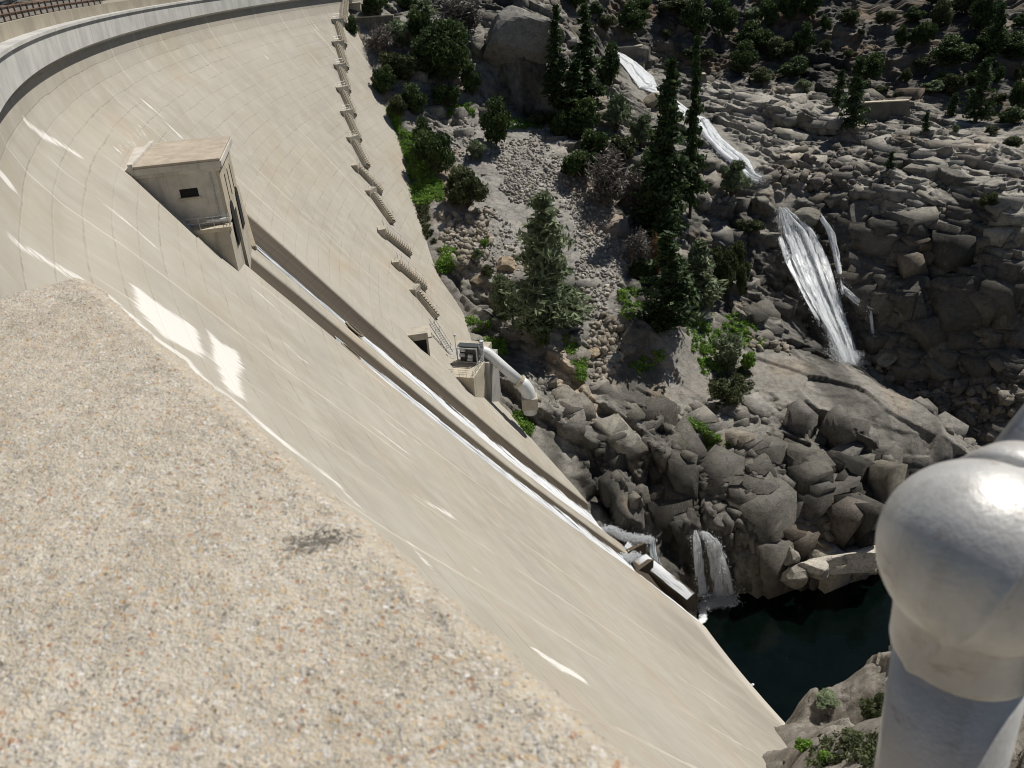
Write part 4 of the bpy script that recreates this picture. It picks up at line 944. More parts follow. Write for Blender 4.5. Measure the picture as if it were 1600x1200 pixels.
for (x, y), lab in (((694, 540), 'white post lamp left of the valve machine'),):
    lp = thing('lamp_post', lab, 'lamp'); q = Vp(-5.0, 7.0, ZD)
    MB().tube([q, q + Zv * 3.2], .05, 6).build('pole', M_STEEL, lp); MB().tube([q + Zv * 3.2, q + Zv * 3.3, q + Zv * 3.55, q + Zv * 3.65], [.08, .2, .2, .06], 10).build('lamp_head', M_TANK, lp)

# ------------------------------------------------------------------ concrete walls on the hillside
M_WALLD = concrete('lichen dark wall concrete', (.15, .138, .115), 1, .6)  # darker, blotched concrete for the hillside wall bodies
def hwall(name, x0, x1, ytop0, ytop1, hpx, th_, label, mat=M_WALLD, batter=.25):
    """concrete block: its top edge and height as in the photo, standing on the ground there"""
    t = min((ground(x, y + hpx) @ F) for x, y in ((x0 + 3, ytop0), ((x0 + x1) / 2, (ytop0 + ytop1) / 2), (x1 - 3, ytop1)))
    a, b = at(x0, ytop0, t), at(x1, ytop1, t); b[2] = a[2] = (a[2] + b[2]) / 2; h = hpx * t / FPX * 1.1 + 3
    dv = b - a; nn = np.array([-dv[1], dv[0], 0]); nn /= np.linalg.norm(nn); u = dv / np.linalg.norm(dv); e = u * h * batter
    w_ = thing(name, label, 'wall')
    top = [a, b, b + nn * th_, a + nn * th_]; bot = [a - Zv * h, b - Zv * h + e, b - Zv * h + e + nn * th_, a - Zv * h + nn * th_]
    MB().add(top + bot, [(0, 1, 2, 3), (4, 7, 6, 5), (0, 4, 5, 1), (1, 5, 6, 2), (2, 6, 7, 3), (3, 7, 4, 0)]).build('wall_body', mat, w_, bevel=.12)
    MB().box(a - nn * .12 - u * .1 + Zv * .004, dv + u * .2, nn * (th_ + .24), Zv * .28).build('cap', M_WARM, w_)
hwall('retaining_wall', 966, 1005, 74, 73, 18, 3.0, 'grey concrete block wall just right of the upper cascade', batter=.5)
hwall('retaining_wall', 1088, 1103, 117, 117, 14, 2.5, 'small square concrete block behind the top of the tall pine')
hwall('retaining_wall', 1350, 1420, 156, 164, 19, 1.6, 'long low concrete wall on the rock shelf below the dark far hillside')
hwall('retaining_wall', 536, 614, 30, 25, 12, .8, 'thin concrete wall running back from the top of the staircase')
hwall('retaining_wall', 536, 562, 7, 6, 16, 3.0, 'pale concrete abutment block behind the top of the staircase', mat=M_CONC, batter=0)
# ------------------------------------------------------------------ foliage
def leaf_mat(name, dark, mid, light, transl=.25):
    m = NT(name); tn = m.attr('tone'); p = m.pos()
    n = m.noise(p, .6, 3, .6); k = m.math('ADD', m.math('MULTIPLY', tn, .65), m.math('MULTIPLY', n, .45))
    c = m.ramp(k, [(.2, dark), (.5, mid), (.85, light)])
    d = m.bsdf(c, .65, spec=.25); t = m.n('ShaderNodeBsdfTranslucent', {'Color': c}).outputs[0]
    return m.done(m.n('ShaderNodeMixShader', {0: transl, 1: d, 2: t}).outputs[0])
L_DARK = leaf_mat('dark pine needles', (0.018, 0.033, 0.013), (0.039, 0.069, 0.024), (0.083, 0.128, 0.045))
L_GREY = leaf_mat('grey green pine needles', (0.069, 0.094, 0.051), (0.152, 0.191, 0.105), (0.273, 0.321, 0.191))
L_OAK = leaf_mat('dark oak leaves', (0.016, 0.032, 0.011), (0.043, 0.076, 0.022), (0.101, 0.142, 0.047))
L_OLIVE = leaf_mat('olive shrub leaves', (0.030, 0.041, 0.016), (0.070, 0.086, 0.035), (0.135, 0.155, 0.074))
L_BRIGHT = leaf_mat('bright green leaves', (0.054, 0.112, 0.018), (0.136, 0.254, 0.040), (0.271, 0.418, 0.081), .35)
L_BARE = leaf_mat('bare grey twigs', (0.066, 0.058, 0.050), (0.144, 0.126, 0.114), (0.240, 0.216, 0.198), .1)
L_RUST = leaf_mat('rust brown dead leaves', (.07, .035, .015), (.15, .08, .04), (.24, .15, .08))
M_BARK = paint('bark', (.075, .055, .04), .95)
def quads(Cn, size, rg, flat=0.0, asp=1.0, axis=None):
    n = len(Cn); a = rg.normal(size=(n, 3)); 
    if axis is not None: a = axis + .55 * a
    a /= np.linalg.norm(a, axis=1, keepdims=True); b = rg.normal(size=(n, 3)); b[:, 2] *= (1 - flat)
    b -= a * (a * b).sum(1, keepdims=True); b /= np.linalg.norm(b, axis=1, keepdims=True)
    s = (size * rg.uniform(.6, 1.35, n))[:, None]; a = a * s * asp; b = b * s
    V_ = np.stack([Cn - a, Cn + b * .55, Cn + a, Cn - b * .55], 1).reshape(-1, 3)
    return V_, np.arange(4 * n).reshape(n, 4)
def crown_mesh(name, Cn, size, tone, mat, rg, **k):
    V_, Fc = quads(Cn, size, rg, **k); me = mesh(name, V_, Fc, mat, None, False, {'tone': np.repeat(np.clip(tone, 0, 1), 4)})
    COL.objects.unlink(me); return me
def limb_mesh(trunk, limbs, mat=M_BARK, n=6):
    mb = MB(); mb.tube(*trunk, n)
    for pts, rs in limbs: mb.tube(pts, rs, 4, False)
    o = mb.build('trunk', mat); COL.objects.unlink(o); return o
def conifer(seed, H=20., W=4.0, bare=.10, nb=85, dense=1.0, size=.34, mat=None, droop=.25, gap=.35, asp=1.4, bend=0.0):
    rg = np.random.default_rng(seed); Cs = []; To = []; limbs = []
    mat = mat or L_DARK
    lean = rg.normal(size=2) * .012 * H
    axis_ = lambda f: np.array([lean[0] * f * f, lean[1] * f * f, H * f])
    for i in range(nb):
        f = bare + (1 - bare) * (i + rg.uniform(0, 1)) / nb; az = rg.uniform(0, 2 * math.pi)
        lenb = W * (1 - f) ** (.72 if mat is L_GREY else .95) * (.35 + .65 * min(1, (f - bare + .08) / .22)) * rg.uniform(.55, 1.15) + .25
        if rg.uniform() < gap * .5: lenb *= .45
        d = np.array([math.cos(az), math.sin(az), 0]); up = .45 * f - droop * rg.uniform(.4, 1.2)
        o = axis_(f); nseg = max(4, int(lenb * 3.2 * dense)); tip = o + d * lenb + Zv * (up * lenb)
        limbs.append(([o, o + (tip - o) * .9], [.05 * (1 - f) + .02, .012]))
        for s in np.linspace(.22, 1.0, nseg):
            c = o + (tip - o) * s - Zv * .12 * lenb * s * s; k = int(9 * dense * (1.15 - .35 * s)); sp = .16 * lenb * (1.1 - .6 * s) + .16
            Cs.append(c + rg.normal(size=(k, 3)) * np.array([sp, sp, sp * .55])); To.append(np.full(k, .5 + .25 * rg.normal()) + rg.normal(size=k) * .16)
    Cs.append(axis_(1) - Zv * rg.uniform(0, 1.2, (40, 1)) + rg.normal(size=(40, 3)) * .14); To.append(np.full(40, .6))
    Cn = np.concatenate(Cs); To = np.concatenate(To)
    c = crown_mesh('crown', Cn, size, To, mat, rg, asp=asp)
    t = limb_mesh(([axis_(f) - (Zv * 1.5 if f == 0 else 0) for f in (0, .3, .6, .95)], [.022 * H * .75, .016 * H * .7, .01 * H * .7, .02]), limbs)
    return c, t, H, W
def bushy(seed, H=6., W=4., lobes=26, per=130, size=.3, mat=None, trunk=.18, low=.12, asp=1.1, spread=.85, twig=False):
    """crown of many uneven leaf clumps on forked limbs"""
    rg = np.random.default_rng(seed); mat = mat or L_OAK; Cs = []; To = []; limbs = []
    for i in range(lobes):
        u = rg.normal(size=3); u /= np.linalg.norm(u); rr = rg.uniform(.12, 1.08) ** .6
        c = np.array([u[0] * W * .5 * rr * spread, u[1] * W * .5 * rr * spread, H * (low + (1 - low) * (.5 + .5 * u[2] * rr * .86))])
        r = rg.uniform(.07, .27) * min(W, H) ; k = int(per * (r / min(W, H) / .2) ** 1.5 * rg.uniform(.8, 1.4)) + 20
        v = rg.normal(size=(k, 3)); v /= np.linalg.norm(v, axis=1, keepdims=True); v *= (rg.uniform(.35, 1.05, (k, 1)) ** .7)
        Cs.append(c + v * r * np.array([1.1, 1.1, .8])); To.append(.5 + .2 * rg.normal() + .16 * rg.normal(size=k))
        limbs.append(([np.array([0, 0, H * trunk * .5]), c * np.array([.5, .5, .62]), c], [.035 * H * .3 + .02, .03, .012]))
    c = crown_mesh('crown', np.concatenate(Cs), size, np.concatenate(To), mat, rg, asp=asp)
    t = limb_mesh(([Zv * -1.0, Zv * H * trunk, Zv * H * .5], [.022 * H + .03, .018 * H + .02, .03]), limbs)
    return c, t, H, W
def twiggy(seed, H=5., W=4.5, mat=None):
    rg = np.random.default_rng(seed); mb = MB(); Cs = []; To = []; mat = mat or L_BARE
    limbs = []
    for i in range(34):
        az = rg.uniform(0, 6.283); el = rg.uniform(.5, 1.4); L_ = rg.uniform(.6, 1.0)
        d = np.array([math.cos(az) * math.cos(el) * W * .62, math.sin(az) * math.cos(el) * W * .62, math.sin(el) * H]) * L_
        limbs.append(([np.zeros(3), d * .5 + rg.normal(size=3) * .15, d], [.05, .03, .01]))
        k = 90; s = rg.uniform(.3, 1.08, (k, 1)); Cs.append(d * s + rg.normal(size=(k, 3)) * (.12 + .3 * s)); To.append(.5 + .2 * rg.normal() + .2 * rg.normal(size=k))
    c = crown_mesh('crown', np.concatenate(Cs), .13, np.concatenate(To), mat, rg, asp=2.6)
    t = limb_mesh(([Zv * -.6, Zv * .4, Zv * 1.0], [.1, .08, .04]), limbs)
    return c, t, H, W
PRO = {
 'pine': [conifer(1, 26, 4.6, .06, 120, 1.0, .36), conifer(2, 24, 4.2, .10, 95, 1.0, .36, gap=.6), conifer(3, 18, 4.0, .05, 85, 1.0, .34)],
 'grey': [conifer(4, 20, 4.9, .12, 95, 1.15, .27, L_GREY, -.25, .5, 1.9), conifer(5, 12, 3.0, .08, 70, 1.1, .26, L_GREY, -.2, .4, 1.8)],
 'small': [conifer(6, 10, 2.4, .08, 55, 1.0, .26), conifer(7, 9, 2.6, .12, 45, .9, .28, gap=.7)],
 'oak': [bushy(10, 11, 12, 60, 190, .34, L_OAK, .15), bushy(11, 7, 7, 38, 170, .28, L_OAK, .1), bushy(12, 6, 7.5, 34, 160, .28, L_OAK, .1)],
 'olive': [bushy(13, 5, 6, 34, 170, .22, L_OLIVE, .1), bushy(14, 4.2, 6, 30, 150, .22, L_OLIVE, .08), bushy(15, 5, 4, 24, 150, .22, L_OLIVE, .1)],
 'greyb': [bushy(16, 4.5, 4.6, 28, 150, .2, L_GREY, .1, asp=1.8), bushy(17, 6, 4, 26, 150, .2, L_GREY, .1, asp=1.8)],
 'bright': [bushy(18, 3, 4.5, 24, 130, .22, L_BRIGHT, .08), bushy(19, 3.5, 3.5, 22, 120, .22, L_BRIGHT, .08)],
 'bare': [twiggy(20), twiggy(21, 4.5, 5.5)], 'rust': [twiggy(22, 6, 2.6, L_RUST)],
}
NAME = {'pine': 'pine_tree', 'grey': 'pine_tree', 'small': 'pine_tree', 'oak': 'oak_tree', 'olive': 'shrub', 'greyb': 'shrub', 'bright': 'shrub', 'bare': 'bare_shrub', 'rust': 'bare_shrub'}
CAT = {'pine': 'tree', 'grey': 'tree', 'small': 'tree', 'oak': 'tree'}
def plant(kind, v, base, hpx, wpx, label, group=None, near=False, sink=.3):
    """base: foot in the photo, hpx / wpx: its height and width there -> a plant of that real size standing on that ground"""
    q = (nground if near else ground)(*base); t = q @ F
    c, tr_, H, W = PRO[kind][v]; hr, wr = hpx * t / FPX / .9, wpx * t / FPX
    o = thing(NAME[kind], label, CAT.get(kind, 'shrub'), group, q - Zv * sink)
    sx_ = wr / (W * (1.2 if kind in ('pine', 'grey', 'small') else 1.1)); o.scale = (sx_, sx_, hr / H); o.rotation_euler = (0, 0, random.uniform(0, 6.28))
    for src in (c, tr_):
        k = src.copy(); COL.objects.link(k); k.parent = o
    return o
random.seed(5)
T = [
 ('pine', 0, (1040, 372), 236, 64, 'tallest dark pine standing in front of the cascade, its foot beside the grey bare shrub'),
 ('pine', 1, (1078, 340), 236, 34, 'slender tall pine with open gaps just right of the tallest dark pine'),
 ('pine', 2, (1042, 512), 142, 70, 'dense dark pine on top of the granite dome below the tallest pine'),
 ('pine', 2, (1022, 352), 120, 50, 'dark pine filling in the left foot of the tallest pine'),
 ('pine', 0, (872, 168), 132, 34, 'narrow dark pine left of the pair beside the rounded boulder'),
 ('pine', 1, (916, 178), 142, 46, 'dark pine with spire top between the round boulder and the upper cascade'),
 ('pine', 2, (896, 210), 100, 52, 'broad dark pine low in the clump left of the upper cascade'),
 ('grey', 0, (855, 535), 212, 88, 'big feathery grey green pine standing alone on the talus slope'),
 ('grey', 1, (886, 512), 66, 52, 'low grey green pine at the right foot of the big feathery pine'),
 ('oak', 1, (842, 545), 92, 56, 'dark green tree at the left foot of the big feathery grey pine'),
 ('grey', 1, (1090, 490), 106, 52, 'grey green pine just right of the dense dark pine on the dome'),
 ('small', 0, (1331, 200), 92, 30, 'dark small pine on the shelf left of the long low concrete wall'),
 ('small', 1, (1309, 168), 50, 22, 'thin pine left of the dark small pine by the long low wall'),
 ('small', 0, (1526, 190), 84, 30, 'grey green pine with its foot at the edge of the slabs, upper right'),
 ('small', 1, (1487, 182), 32, 18, 'little pine between the long low wall and the pine at the edge of the slabs'),
 ('small', 1, (1545, 112), 86, 30, 'dark pine highest up the shaded slope in the top right corner'),
 ('small', 1, (1444, 206), 28, 14, 'tiny pine growing from the slabs just below the long low wall'),
 ('small', 0, (1391, 262), 24, 12, 'tiny pine in a crack between the big slabs'),
 ('oak', 0, (700, 128), 80, 100, 'big round dark oak against the shaded rock above the talus'),
 ('oak', 2, (662, 70), 48, 44, 'dark oak top left behind the big round oak'),
 ('oak', 1, (738, 150), 44, 30, 'small dark oak at the right shoulder of the big round oak'),
 ('oak', 1, (776, 228), 62, 56, 'round dark green bush alone at the head of the talus'),
 ('oak', 2, (686, 272), 62, 70, 'wide dark bush by the green strip along the dam foot'),
 ('oak', 1, (662, 238), 46, 36, 'dark bush tight against the bright green strip above the wide dark bush'),
 ('olive', 0, (731, 326), 58, 72, 'olive mounded bush on the left edge of the talus'),
 ('greyb', 0, (746, 248), 26, 30, 'small grey green bush between the round dark bush and the olive mound'),
 ('oak', 2, (908, 278), 42, 62, 'green bush on the right of the talus below the dark pine clump'),
 ('greyb', 1, (962, 208), 56, 46, 'grey green shrub left of the narrow middle cascade'),
 ('olive', 2, (974, 256), 44, 52, 'olive shrub below the grey green shrub left of the cascade'),
 ('oak', 2, (905, 216), 56, 66, 'dark bush at the foot of the broad dark pine'),
 ('oak', 1, (952, 140), 58, 42, 'dark rounded tree right at the left bank of the upper cascade'),
 ('bare', 0, (950, 318), 74, 84, 'large leafless grey shrub left of the tallest pine'),
 ('bare', 1, (992, 325), 60, 56, 'brownish leafless shrub squeezed against the tallest pine'),
 ('bare', 0, (996, 410), 46, 52, 'pale grey leafless shrub left of the dense dark pine on the dome'),
 ('rust', 0, (1024, 440), 72, 16, 'rust brown dead shrub leaning on the dense dark pine'),
 ('oak', 1, (1000, 438), 34, 44, 'green bush under the pale grey leafless shrub'),
 ('olive', 2, (1128, 470), 86, 48, 'tall olive shrub in the shade right of the grey green pine on the dome'),
 ('olive', 1, (1158, 462), 54, 34, 'olive shrub against the cliff left of the broad waterfall'),
 ('olive', 1, (1172, 366), 24, 44, 'dry olive shrub on the ledge left of the lip of the broad waterfall'),
 ('greyb', 1, (1142, 312), 58, 46, 'grey green shrub on the slabs left of the lower cascade foot'),
 ('greyb', 0, (1138, 575), 50, 50, 'grey green rounded shrub on the bright green patch of the dome'),
 ('bright', 1, (1168, 578), 28, 28, 'green shrub right of the rounded grey green shrub on the dome'),
 ('olive', 1, (1140, 628), 40, 66, 'leafy green shrub hanging below the rounded shrub on the dome'),
 ('olive', 0, (1543, 328), 26, 30, 'single round green shrub on the slabs at the right edge'),
 ('oak', 2, (590, 26), 36, 50, 'dark bush at the very top by the head of the staircase'),
 ('greyb', 0, (624, 72), 34, 42, 'grey green bush behind the thin wall at the staircase head'),
 ('olive', 2, (616, 122), 40, 46, 'olive bush below the thin wall near the dam edge'),
 ('bare', 1, (596, 84), 40, 50, 'grey leafless bush between the dam edge and the olive bush'),
 ('oak', 1, (552, 66), 34, 24, 'dark bush touching the dam edge below the thin wall'),
 ('bare', 0, (722, 52), 48, 86, 'grey leafless scrub on top of the rock left of the rounded boulder'),
 ('greyb', 0, (788, 492), 60, 46, 'bush in the shadow left of the feathery grey pine'),
 ('bright', 1, (757, 385), 12, 16, 'tiny yellow green bush among the talus stones'),
 ('greyb', 1, (746, 408), 22, 18, 'little grey green bush below the tiny yellow green bush'),
 ('olive', 0, (762, 432), 18, 22, 'low olive bush beside the tan boulder'),
]
T += [
 ('oak', 2, (600, 148), 40, 40, 'dark bush on shaded rock between the dam edge and the big oak'),
 ('olive', 2, (640, 128), 40, 44, 'olive bush between the dam edge and the big round oak'),
 ('oak', 1, (648, 178), 40, 46, 'dark bush in the shade below the big round oak on its left'),
 ('olive', 0, (622, 182), 30, 36, 'olive shrub hanging at the dam edge above the bright green strip'),
 ('oak', 2, (700, 168), 34, 52, 'dark undergrowth right below the big round oak'),
 ('greyb', 1, (660, 34), 30, 44, 'grey green bush behind the thin wall, nearer the rounded boulder'),
 ('oak', 1, (640, 20), 26, 40, 'dark bush at the top edge right of the thin wall'),
 ('oak', 2, (935, 250), 44, 52, 'dark bush between the talus and the broad dark pine'),
 ('greyb', 1, (1000, 236), 52, 42, 'grey green shrub left of the tall pine, under the middle cascade'),
 ('oak', 1, (1010, 300), 52, 44, 'dark bush pressed against the left side of the tallest pine'),
 ('olive', 2, (1092, 430), 40, 36, 'olive bush above the grey green pine on the dome'),
 ('oak', 2, (1064, 455), 44, 44, 'dark green bush between the two lower pines on the dome'),
 ('olive', 1, (1150, 420), 44, 36, 'olive bush on the broken rock left of the broad waterfall'),
 ('oak', 2, (880, 216), 40, 40, 'dark bush at the left foot of the pine clump by the round boulder'),
 ('olive', 1, (845, 196), 22, 46, 'low olive scrub under the round boulder at the head of the talus'),
]
for k_, v_, b_, h_, w_, l_ in T: plant(k_, v_, b_, h_, w_, l_)
# scrub on the shaded hillside at the top right; one by one
HS = [(1195, 40, 'oak', 50, 34), (1238, 30, 'oak', 46, 36), (1292, 52, 'oak', 44, 40), (1322, 40, 'olive', 40, 34), (1330, 92, 'olive', 22, 20), (1342, 64, 'olive', 26, 24), (1375, 46, 'olive', 36, 40), (1398, 76, 'oak', 34, 26), (1370, 102, 'olive', 26, 30),
      (1404, 128, 'olive', 30, 30), (1436, 112, 'olive', 30, 36), (1466, 136, 'oak', 32, 32), (1492, 100, 'oak', 34, 56), (1455, 148, 'greyb', 20, 34), (1490, 152, 'olive', 26, 36), (1560, 132, 'oak', 36, 30), (1590, 132, 'olive', 36, 30), (1568, 160, 'olive', 30, 30),
      (1470, 44, 'olive', 34, 30), (1538, 90, 'oak', 34, 34), (1420, 30, 'oak', 40, 40), (1500, 30, 'olive', 34, 42), (1560, 40, 'oak', 36, 30), (1285, 88, 'olive', 20, 22), (1170, 28, 'greyb', 30, 34), (1115, 24, 'oak', 30, 40), (1055, 22, 'olive', 28, 40), (1010, 24, 'oak', 34, 40),
      (930, 22, 'oak', 34, 30), (905, 12, 'oak', 30, 34), (1550, 216, 'olive', 16, 30), (1590, 226, 'olive', 20, 34), (1500, 205, 'greyb', 14, 18), (1264, 150, 'greyb', 20, 22), (1595, 180, 'oak', 36, 26), (1260, 28, 'oak', 44, 34), (1450, 12, 'oak', 40, 40), (1590, 40, 'oak', 40, 36)]
HS += [(1080, 60, 'oak', 50, 46), (1030, 62, 'olive', 34, 44), (1130, 62, 'oak', 52, 44), (1170, 78, 'oak', 44, 44), (1215, 92, 'olive', 34, 40), (1252, 84, 'oak', 46, 42), (1100, 98, 'olive', 26, 44), (1150, 112, 'oak', 34, 40), (1200, 128, 'olive', 26, 40), (1240, 122, 'oak', 30, 34), (990, 48, 'oak', 36, 40), (955, 44, 'olive', 30, 34), (1530, 60, 'oak', 40, 40), (1435, 78, 'oak', 36, 40), (1580, 92, 'oak', 36, 40), (1520, 130, 'oak', 34, 36), (1345, 128, 'oak', 28, 36), (1375, 140, 'olive', 22, 34), (1415, 154, 'olive', 20, 36), (1580, 200, 'oak', 28, 36)]
LM = [('the dark recess behind the upper cascade', 1050, 60), ('the grey rock face at the top', 1190, 70), ('the pale scree patch', 1300, 60), ('the long low concrete wall', 1390, 150), ('the dark pine highest up the slope', 1545, 70), ('the pine at the edge of the slabs', 1526, 150), ('the right edge of the view', 1600, 100), ('the broad slabs', 1560, 230), ('the round boulder at the top', 860, 20)]
used = {}
words = {'oak': ('dark', 'bush'), 'olive': ('olive green', 'shrub'), 'greyb': ('grey green', 'shrub')}
HS.sort(); LB = []
for x, y, k_, h_, w_ in HS:
    d = sorted(LM, key=lambda L: (L[1] - x) ** 2 + (L[2] - y) ** 2)[0]; v = 'up' if y < d[2] - 12 else 'down' if y > d[2] + 12 else ''; h = 'left' if x < d[1] - 14 else 'right' if x > d[1] + 14 else ''
    rel = {'up': 'just above', 'down': 'just below', '': 'against', 'upleft': 'upper left of', 'upright': 'upper right of', 'downleft': 'lower left of', 'downright': 'lower right of', 'left': 'left of', 'right': 'right of'}[v + h]
    size = 'large' if h_ * w_ > 1300 else 'small' if h_ * w_ < 620 else 'medium'
    LB.append(f'{size} {words[k_][0]} {words[k_][1]} {rel} {d[0]}')
ORD = ['leftmost', 'second', 'third', 'fourth', 'fifth', 'sixth']
for (x, y, k_, h_, w_), lab in zip(HS, LB):
    if LB.count(lab) > 1: n_l = used.get(lab, 0); used[lab] = n_l + 1; lab = lab + ', ' + (ORD[n_l] if n_l == 0 else ORD[n_l] + ' from left')
    v_ = {'oak': 1 + (x % 2), 'olive': x % 3, 'greyb': x % 2}[k_]
    hs_ = random.uniform(.5, 1.25); plant(k_, v_, (x + random.uniform(-10, 10), y + random.uniform(-7, 7)), h_ * hs_ * random.uniform(.7, 1.2), w_ * hs_ * random.uniform(.8, 1.35), lab, 'scrub on the shaded far hillside')
# trees behind the dam crest, top left corner
for i, (a, r_, h, w_) in enumerate(((30, 30, 14, 9), (26, 40, 15, 9), (22, 34, 13, 9), (18, 48, 15, 10), (14, 40, 14, 9), (8, 44, 16, 10), (2, 40, 15, 10))):
    q = P(a, RAD + r_, -6); c, tr_, H_, W_ = PRO['oak'][i % 3]
    o = thing('oak_tree', ('dark tree behind the crest fence, ' + ('nearest', 'second', 'third', 'fourth', 'fifth', 'sixth', 'farthest')[i] + ' along the row'), 'tree', 'trees behind the dam crest', q); o.scale = (w_ / W_, w_ / W_, h / H_)
    for src in (c, tr_): k = src.copy(); COL.objects.link(k); k.parent = o
# near bank shrubs
for kind, v, b, h, w_, lab in (('olive', 2, (1330, 1165), 24, 44, 'low green shrub in the hollow of the near bank'), ('bright', 1, (1290, 1192), 18, 34, 'bright green low shrub at the bottom edge left of the hollow'),
    ('olive', 1, (1365, 1120), 34, 56, 'olive scrub on the near bank beside the railing post'), ('bright', 1, (1255, 1172), 20, 34, 'small green tuft on the near bank close to the dam'), ('greyb', 0, (1290, 1098), 14, 40, 'dry grey tuft along the near bank edge above the pool')):
    plant(kind, v, b, h, w_, lab, near=True, sink=.1)
# ------------------------------------------------------------------ ground cover: bright green patches
def cover(poly, label, n, size, hmax, mat=L_BRIGHT, near=False):
    rg = np.random.default_rng(len(label) * 7 + n); xs, ys = np.array(poly, float).T; pts = []
    tries = 0
    while len(pts) < n and tries < n * 30:
        x, y = rg.uniform(xs.min(), xs.max()), rg.uniform(ys.min(), ys.max()); tries += 1
        sd = poly_sd(np.array([x]), np.array([y]), poly)[0]
        if sd + 6 * vnoise(np.array([x * .08]), np.array([y * .08]), 5)[0] > 0: pts.append((nground if near else ground)(x, y))
    pts = np.array(pts); k = 40; h = rg.uniform(.2, 1, (len(pts), 1)) * hmax
    Cn = (pts[:, None] + rg.normal(size=(len(pts), k, 3)) * np.stack([h * .55, h * .55, h * .4], -1) + h[..., None] * np.array([0, -.1, .4])).reshape(-1, 3)
    tone = np.repeat(.5 + .2 * rg.normal(size=len(pts)), k) + .14 * rg.normal(size=len(pts) * k)
    V_, Fc = quads(Cn, size * 1.25, rg, asp=1.1)
    return stuff(mesh('ground_cover', V_, Fc, mat, None, False, {'tone': np.repeat(np.clip(tone, 0, 1), 4)}), label)
cover([(606, 165), (630, 205), (662, 215), (672, 262), (700, 300), (672, 318), (640, 322), (634, 280), (618, 215)], 'bright green plants along the foot of the dam edge', 420, .17, 1.0)
cover([(640, 322), (668, 318), (672, 345), (680, 380), (668, 375), (655, 350)], 'thin green plants lower along the dam edge', 70, .16, .7, L_OLIVE)
cover([(690, 395), (712, 388), (718, 405), (700, 425), (684, 428)], 'green bushy patch by the dam edge above the valve station', 90, .16, .9)
cover([(690, 165), (735, 160), (745, 180), (700, 182)], 'green plants at the shaded head of the talus', 60, .16, .8)
cover([(800, 178), (846, 186), (845, 200), (815, 204), (795, 198)], 'green strip along the top of the talus', 90, .16, .7)
cover([(880, 525), (900, 530), (910, 560), (915, 600), (905, 600), (885, 555)], 'green gully growth right of the feathery pine', 130, .15, .8)
cover([(755, 528), (788, 530), (792, 550), (770, 555)], 'green tuft above the fat pipe', 80, .14, .7)
cover([(798, 640), (815, 645), (838, 680), (825, 682), (805, 665)], 'green strip where the dam foot meets the rock', 80, .14, .6)
cover([(1065, 490), (1130, 485), (1195, 520), (1190, 545), (1150, 545), (1135, 575), (1095, 585), (1080, 545)], 'yellow green plants covering the crown of the dome', 330, .17, .7)
cover([(1065, 655), (1100, 650), (1125, 690), (1150, 705), (1100, 705), (1065, 700)], 'green plants on the ledge of the lower cliff', 150, .15, .8)
cover([(1110, 575), (1165, 575), (1175, 620), (1120, 640)], 'green plants on the dome below the rounded shrub', 150, .16, .7, L_OLIVE)
cover([(985, 570), (1030, 545), (1040, 560), (1000, 590)], 'thin green growth in a crack of the dome', 50, .14, .5)
cover([(965, 455), (1000, 445), (1005, 490), (975, 500)], 'green plants at the right edge of the talus', 80, .15, .7)
cover([(745, 520), (800, 480), (800, 500), (700, 500)], 'green plants above the valve station', 60, .14, .5)
cover([(1280, 1160), (1350, 1140), (1390, 1160), (1390, 1200), (1260, 1200)], 'green plants in the hollow of the near bank', 90, .1, .5, L_OLIVE, near=True)
# ------------------------------------------------------------------ loose stone on the talus and boulders
ico = bmesh.new(); bmesh.ops.create_icosphere(ico, subdivisions=1, radius=1); IV = np.array([v.co for v in ico.verts]); IF = np.array([[v.index for v in f.verts] for f in ico.faces]); ico.free()
def stones(polys, label, n, smin, smax, seed, tint=(.34, .328, .305), pw=2.6, near=False):
    rg = np.random.default_rng(seed); Vs_ = []; Fs = []; Ts = []; c0 = 0
    for poly, share in polys:
        xs, ys = np.array(poly, float).T; m_ = int(n * share); got = 0; tr_ = 0
        while got < m_ and tr_ < m_ * 20:
            tr_ += 1; x, y = rg.uniform(xs.min(), xs.max()), rg.uniform(ys.min(), ys.max())
            if poly_sd(np.array([x]), np.array([y]), poly)[0] + 10 * vnoise(np.array([x * .05]), np.array([y * .05]), 8)[0] < 0: continue
            q = ground(x, y); s = smin + (smax - smin) * rg.uniform() ** pw
            sc = s * np.array([rg.uniform(.7, 1.5), rg.uniform(.6, 1.1), rg.uniform(.45, .85)])
            Rm = np.linalg.qr(rg.normal(size=(3, 3)))[0]
            v = IV * (1 + .22 * rg.normal(size=(len(IV), 1))); v = np.clip(v, -.82, .82) * sc; Vs_.append(v @ Rm.T + q + EN * s * .15); Fs.append(IF + c0); c0 += len(IV)
            Ts.append(np.tile(np.array(tint) * rg.uniform(.55, 1.35) * np.array([1, rg.uniform(.94, 1.0), rg.uniform(.86, 1.0)]), (len(IV), 1))); got += 1
    return stuff(mesh('loose_stones', np.concatenate(Vs_), np.concatenate(Fs), M_ROCK, None, False, {'loose': np.ones(c0)}, {'tint': np.concatenate(Ts)}), label, 'stones')
stones([([(760, 225), (850, 200), (900, 280), (955, 345), (985, 400), (955, 470), (930, 500), (905, 470), (895, 330), (800, 300)], .55), ([(790, 240), (850, 290), (880, 340), (860, 330), (800, 310), (780, 290)], .22),
        ([(660, 180), (740, 185), (745, 250), (700, 260)], .10), ([(690, 330), (780, 320), (830, 400), (800, 440), (700, 400)], .13)], 'grey loose stone of the talus slope', 5200, .12, .62, 3)
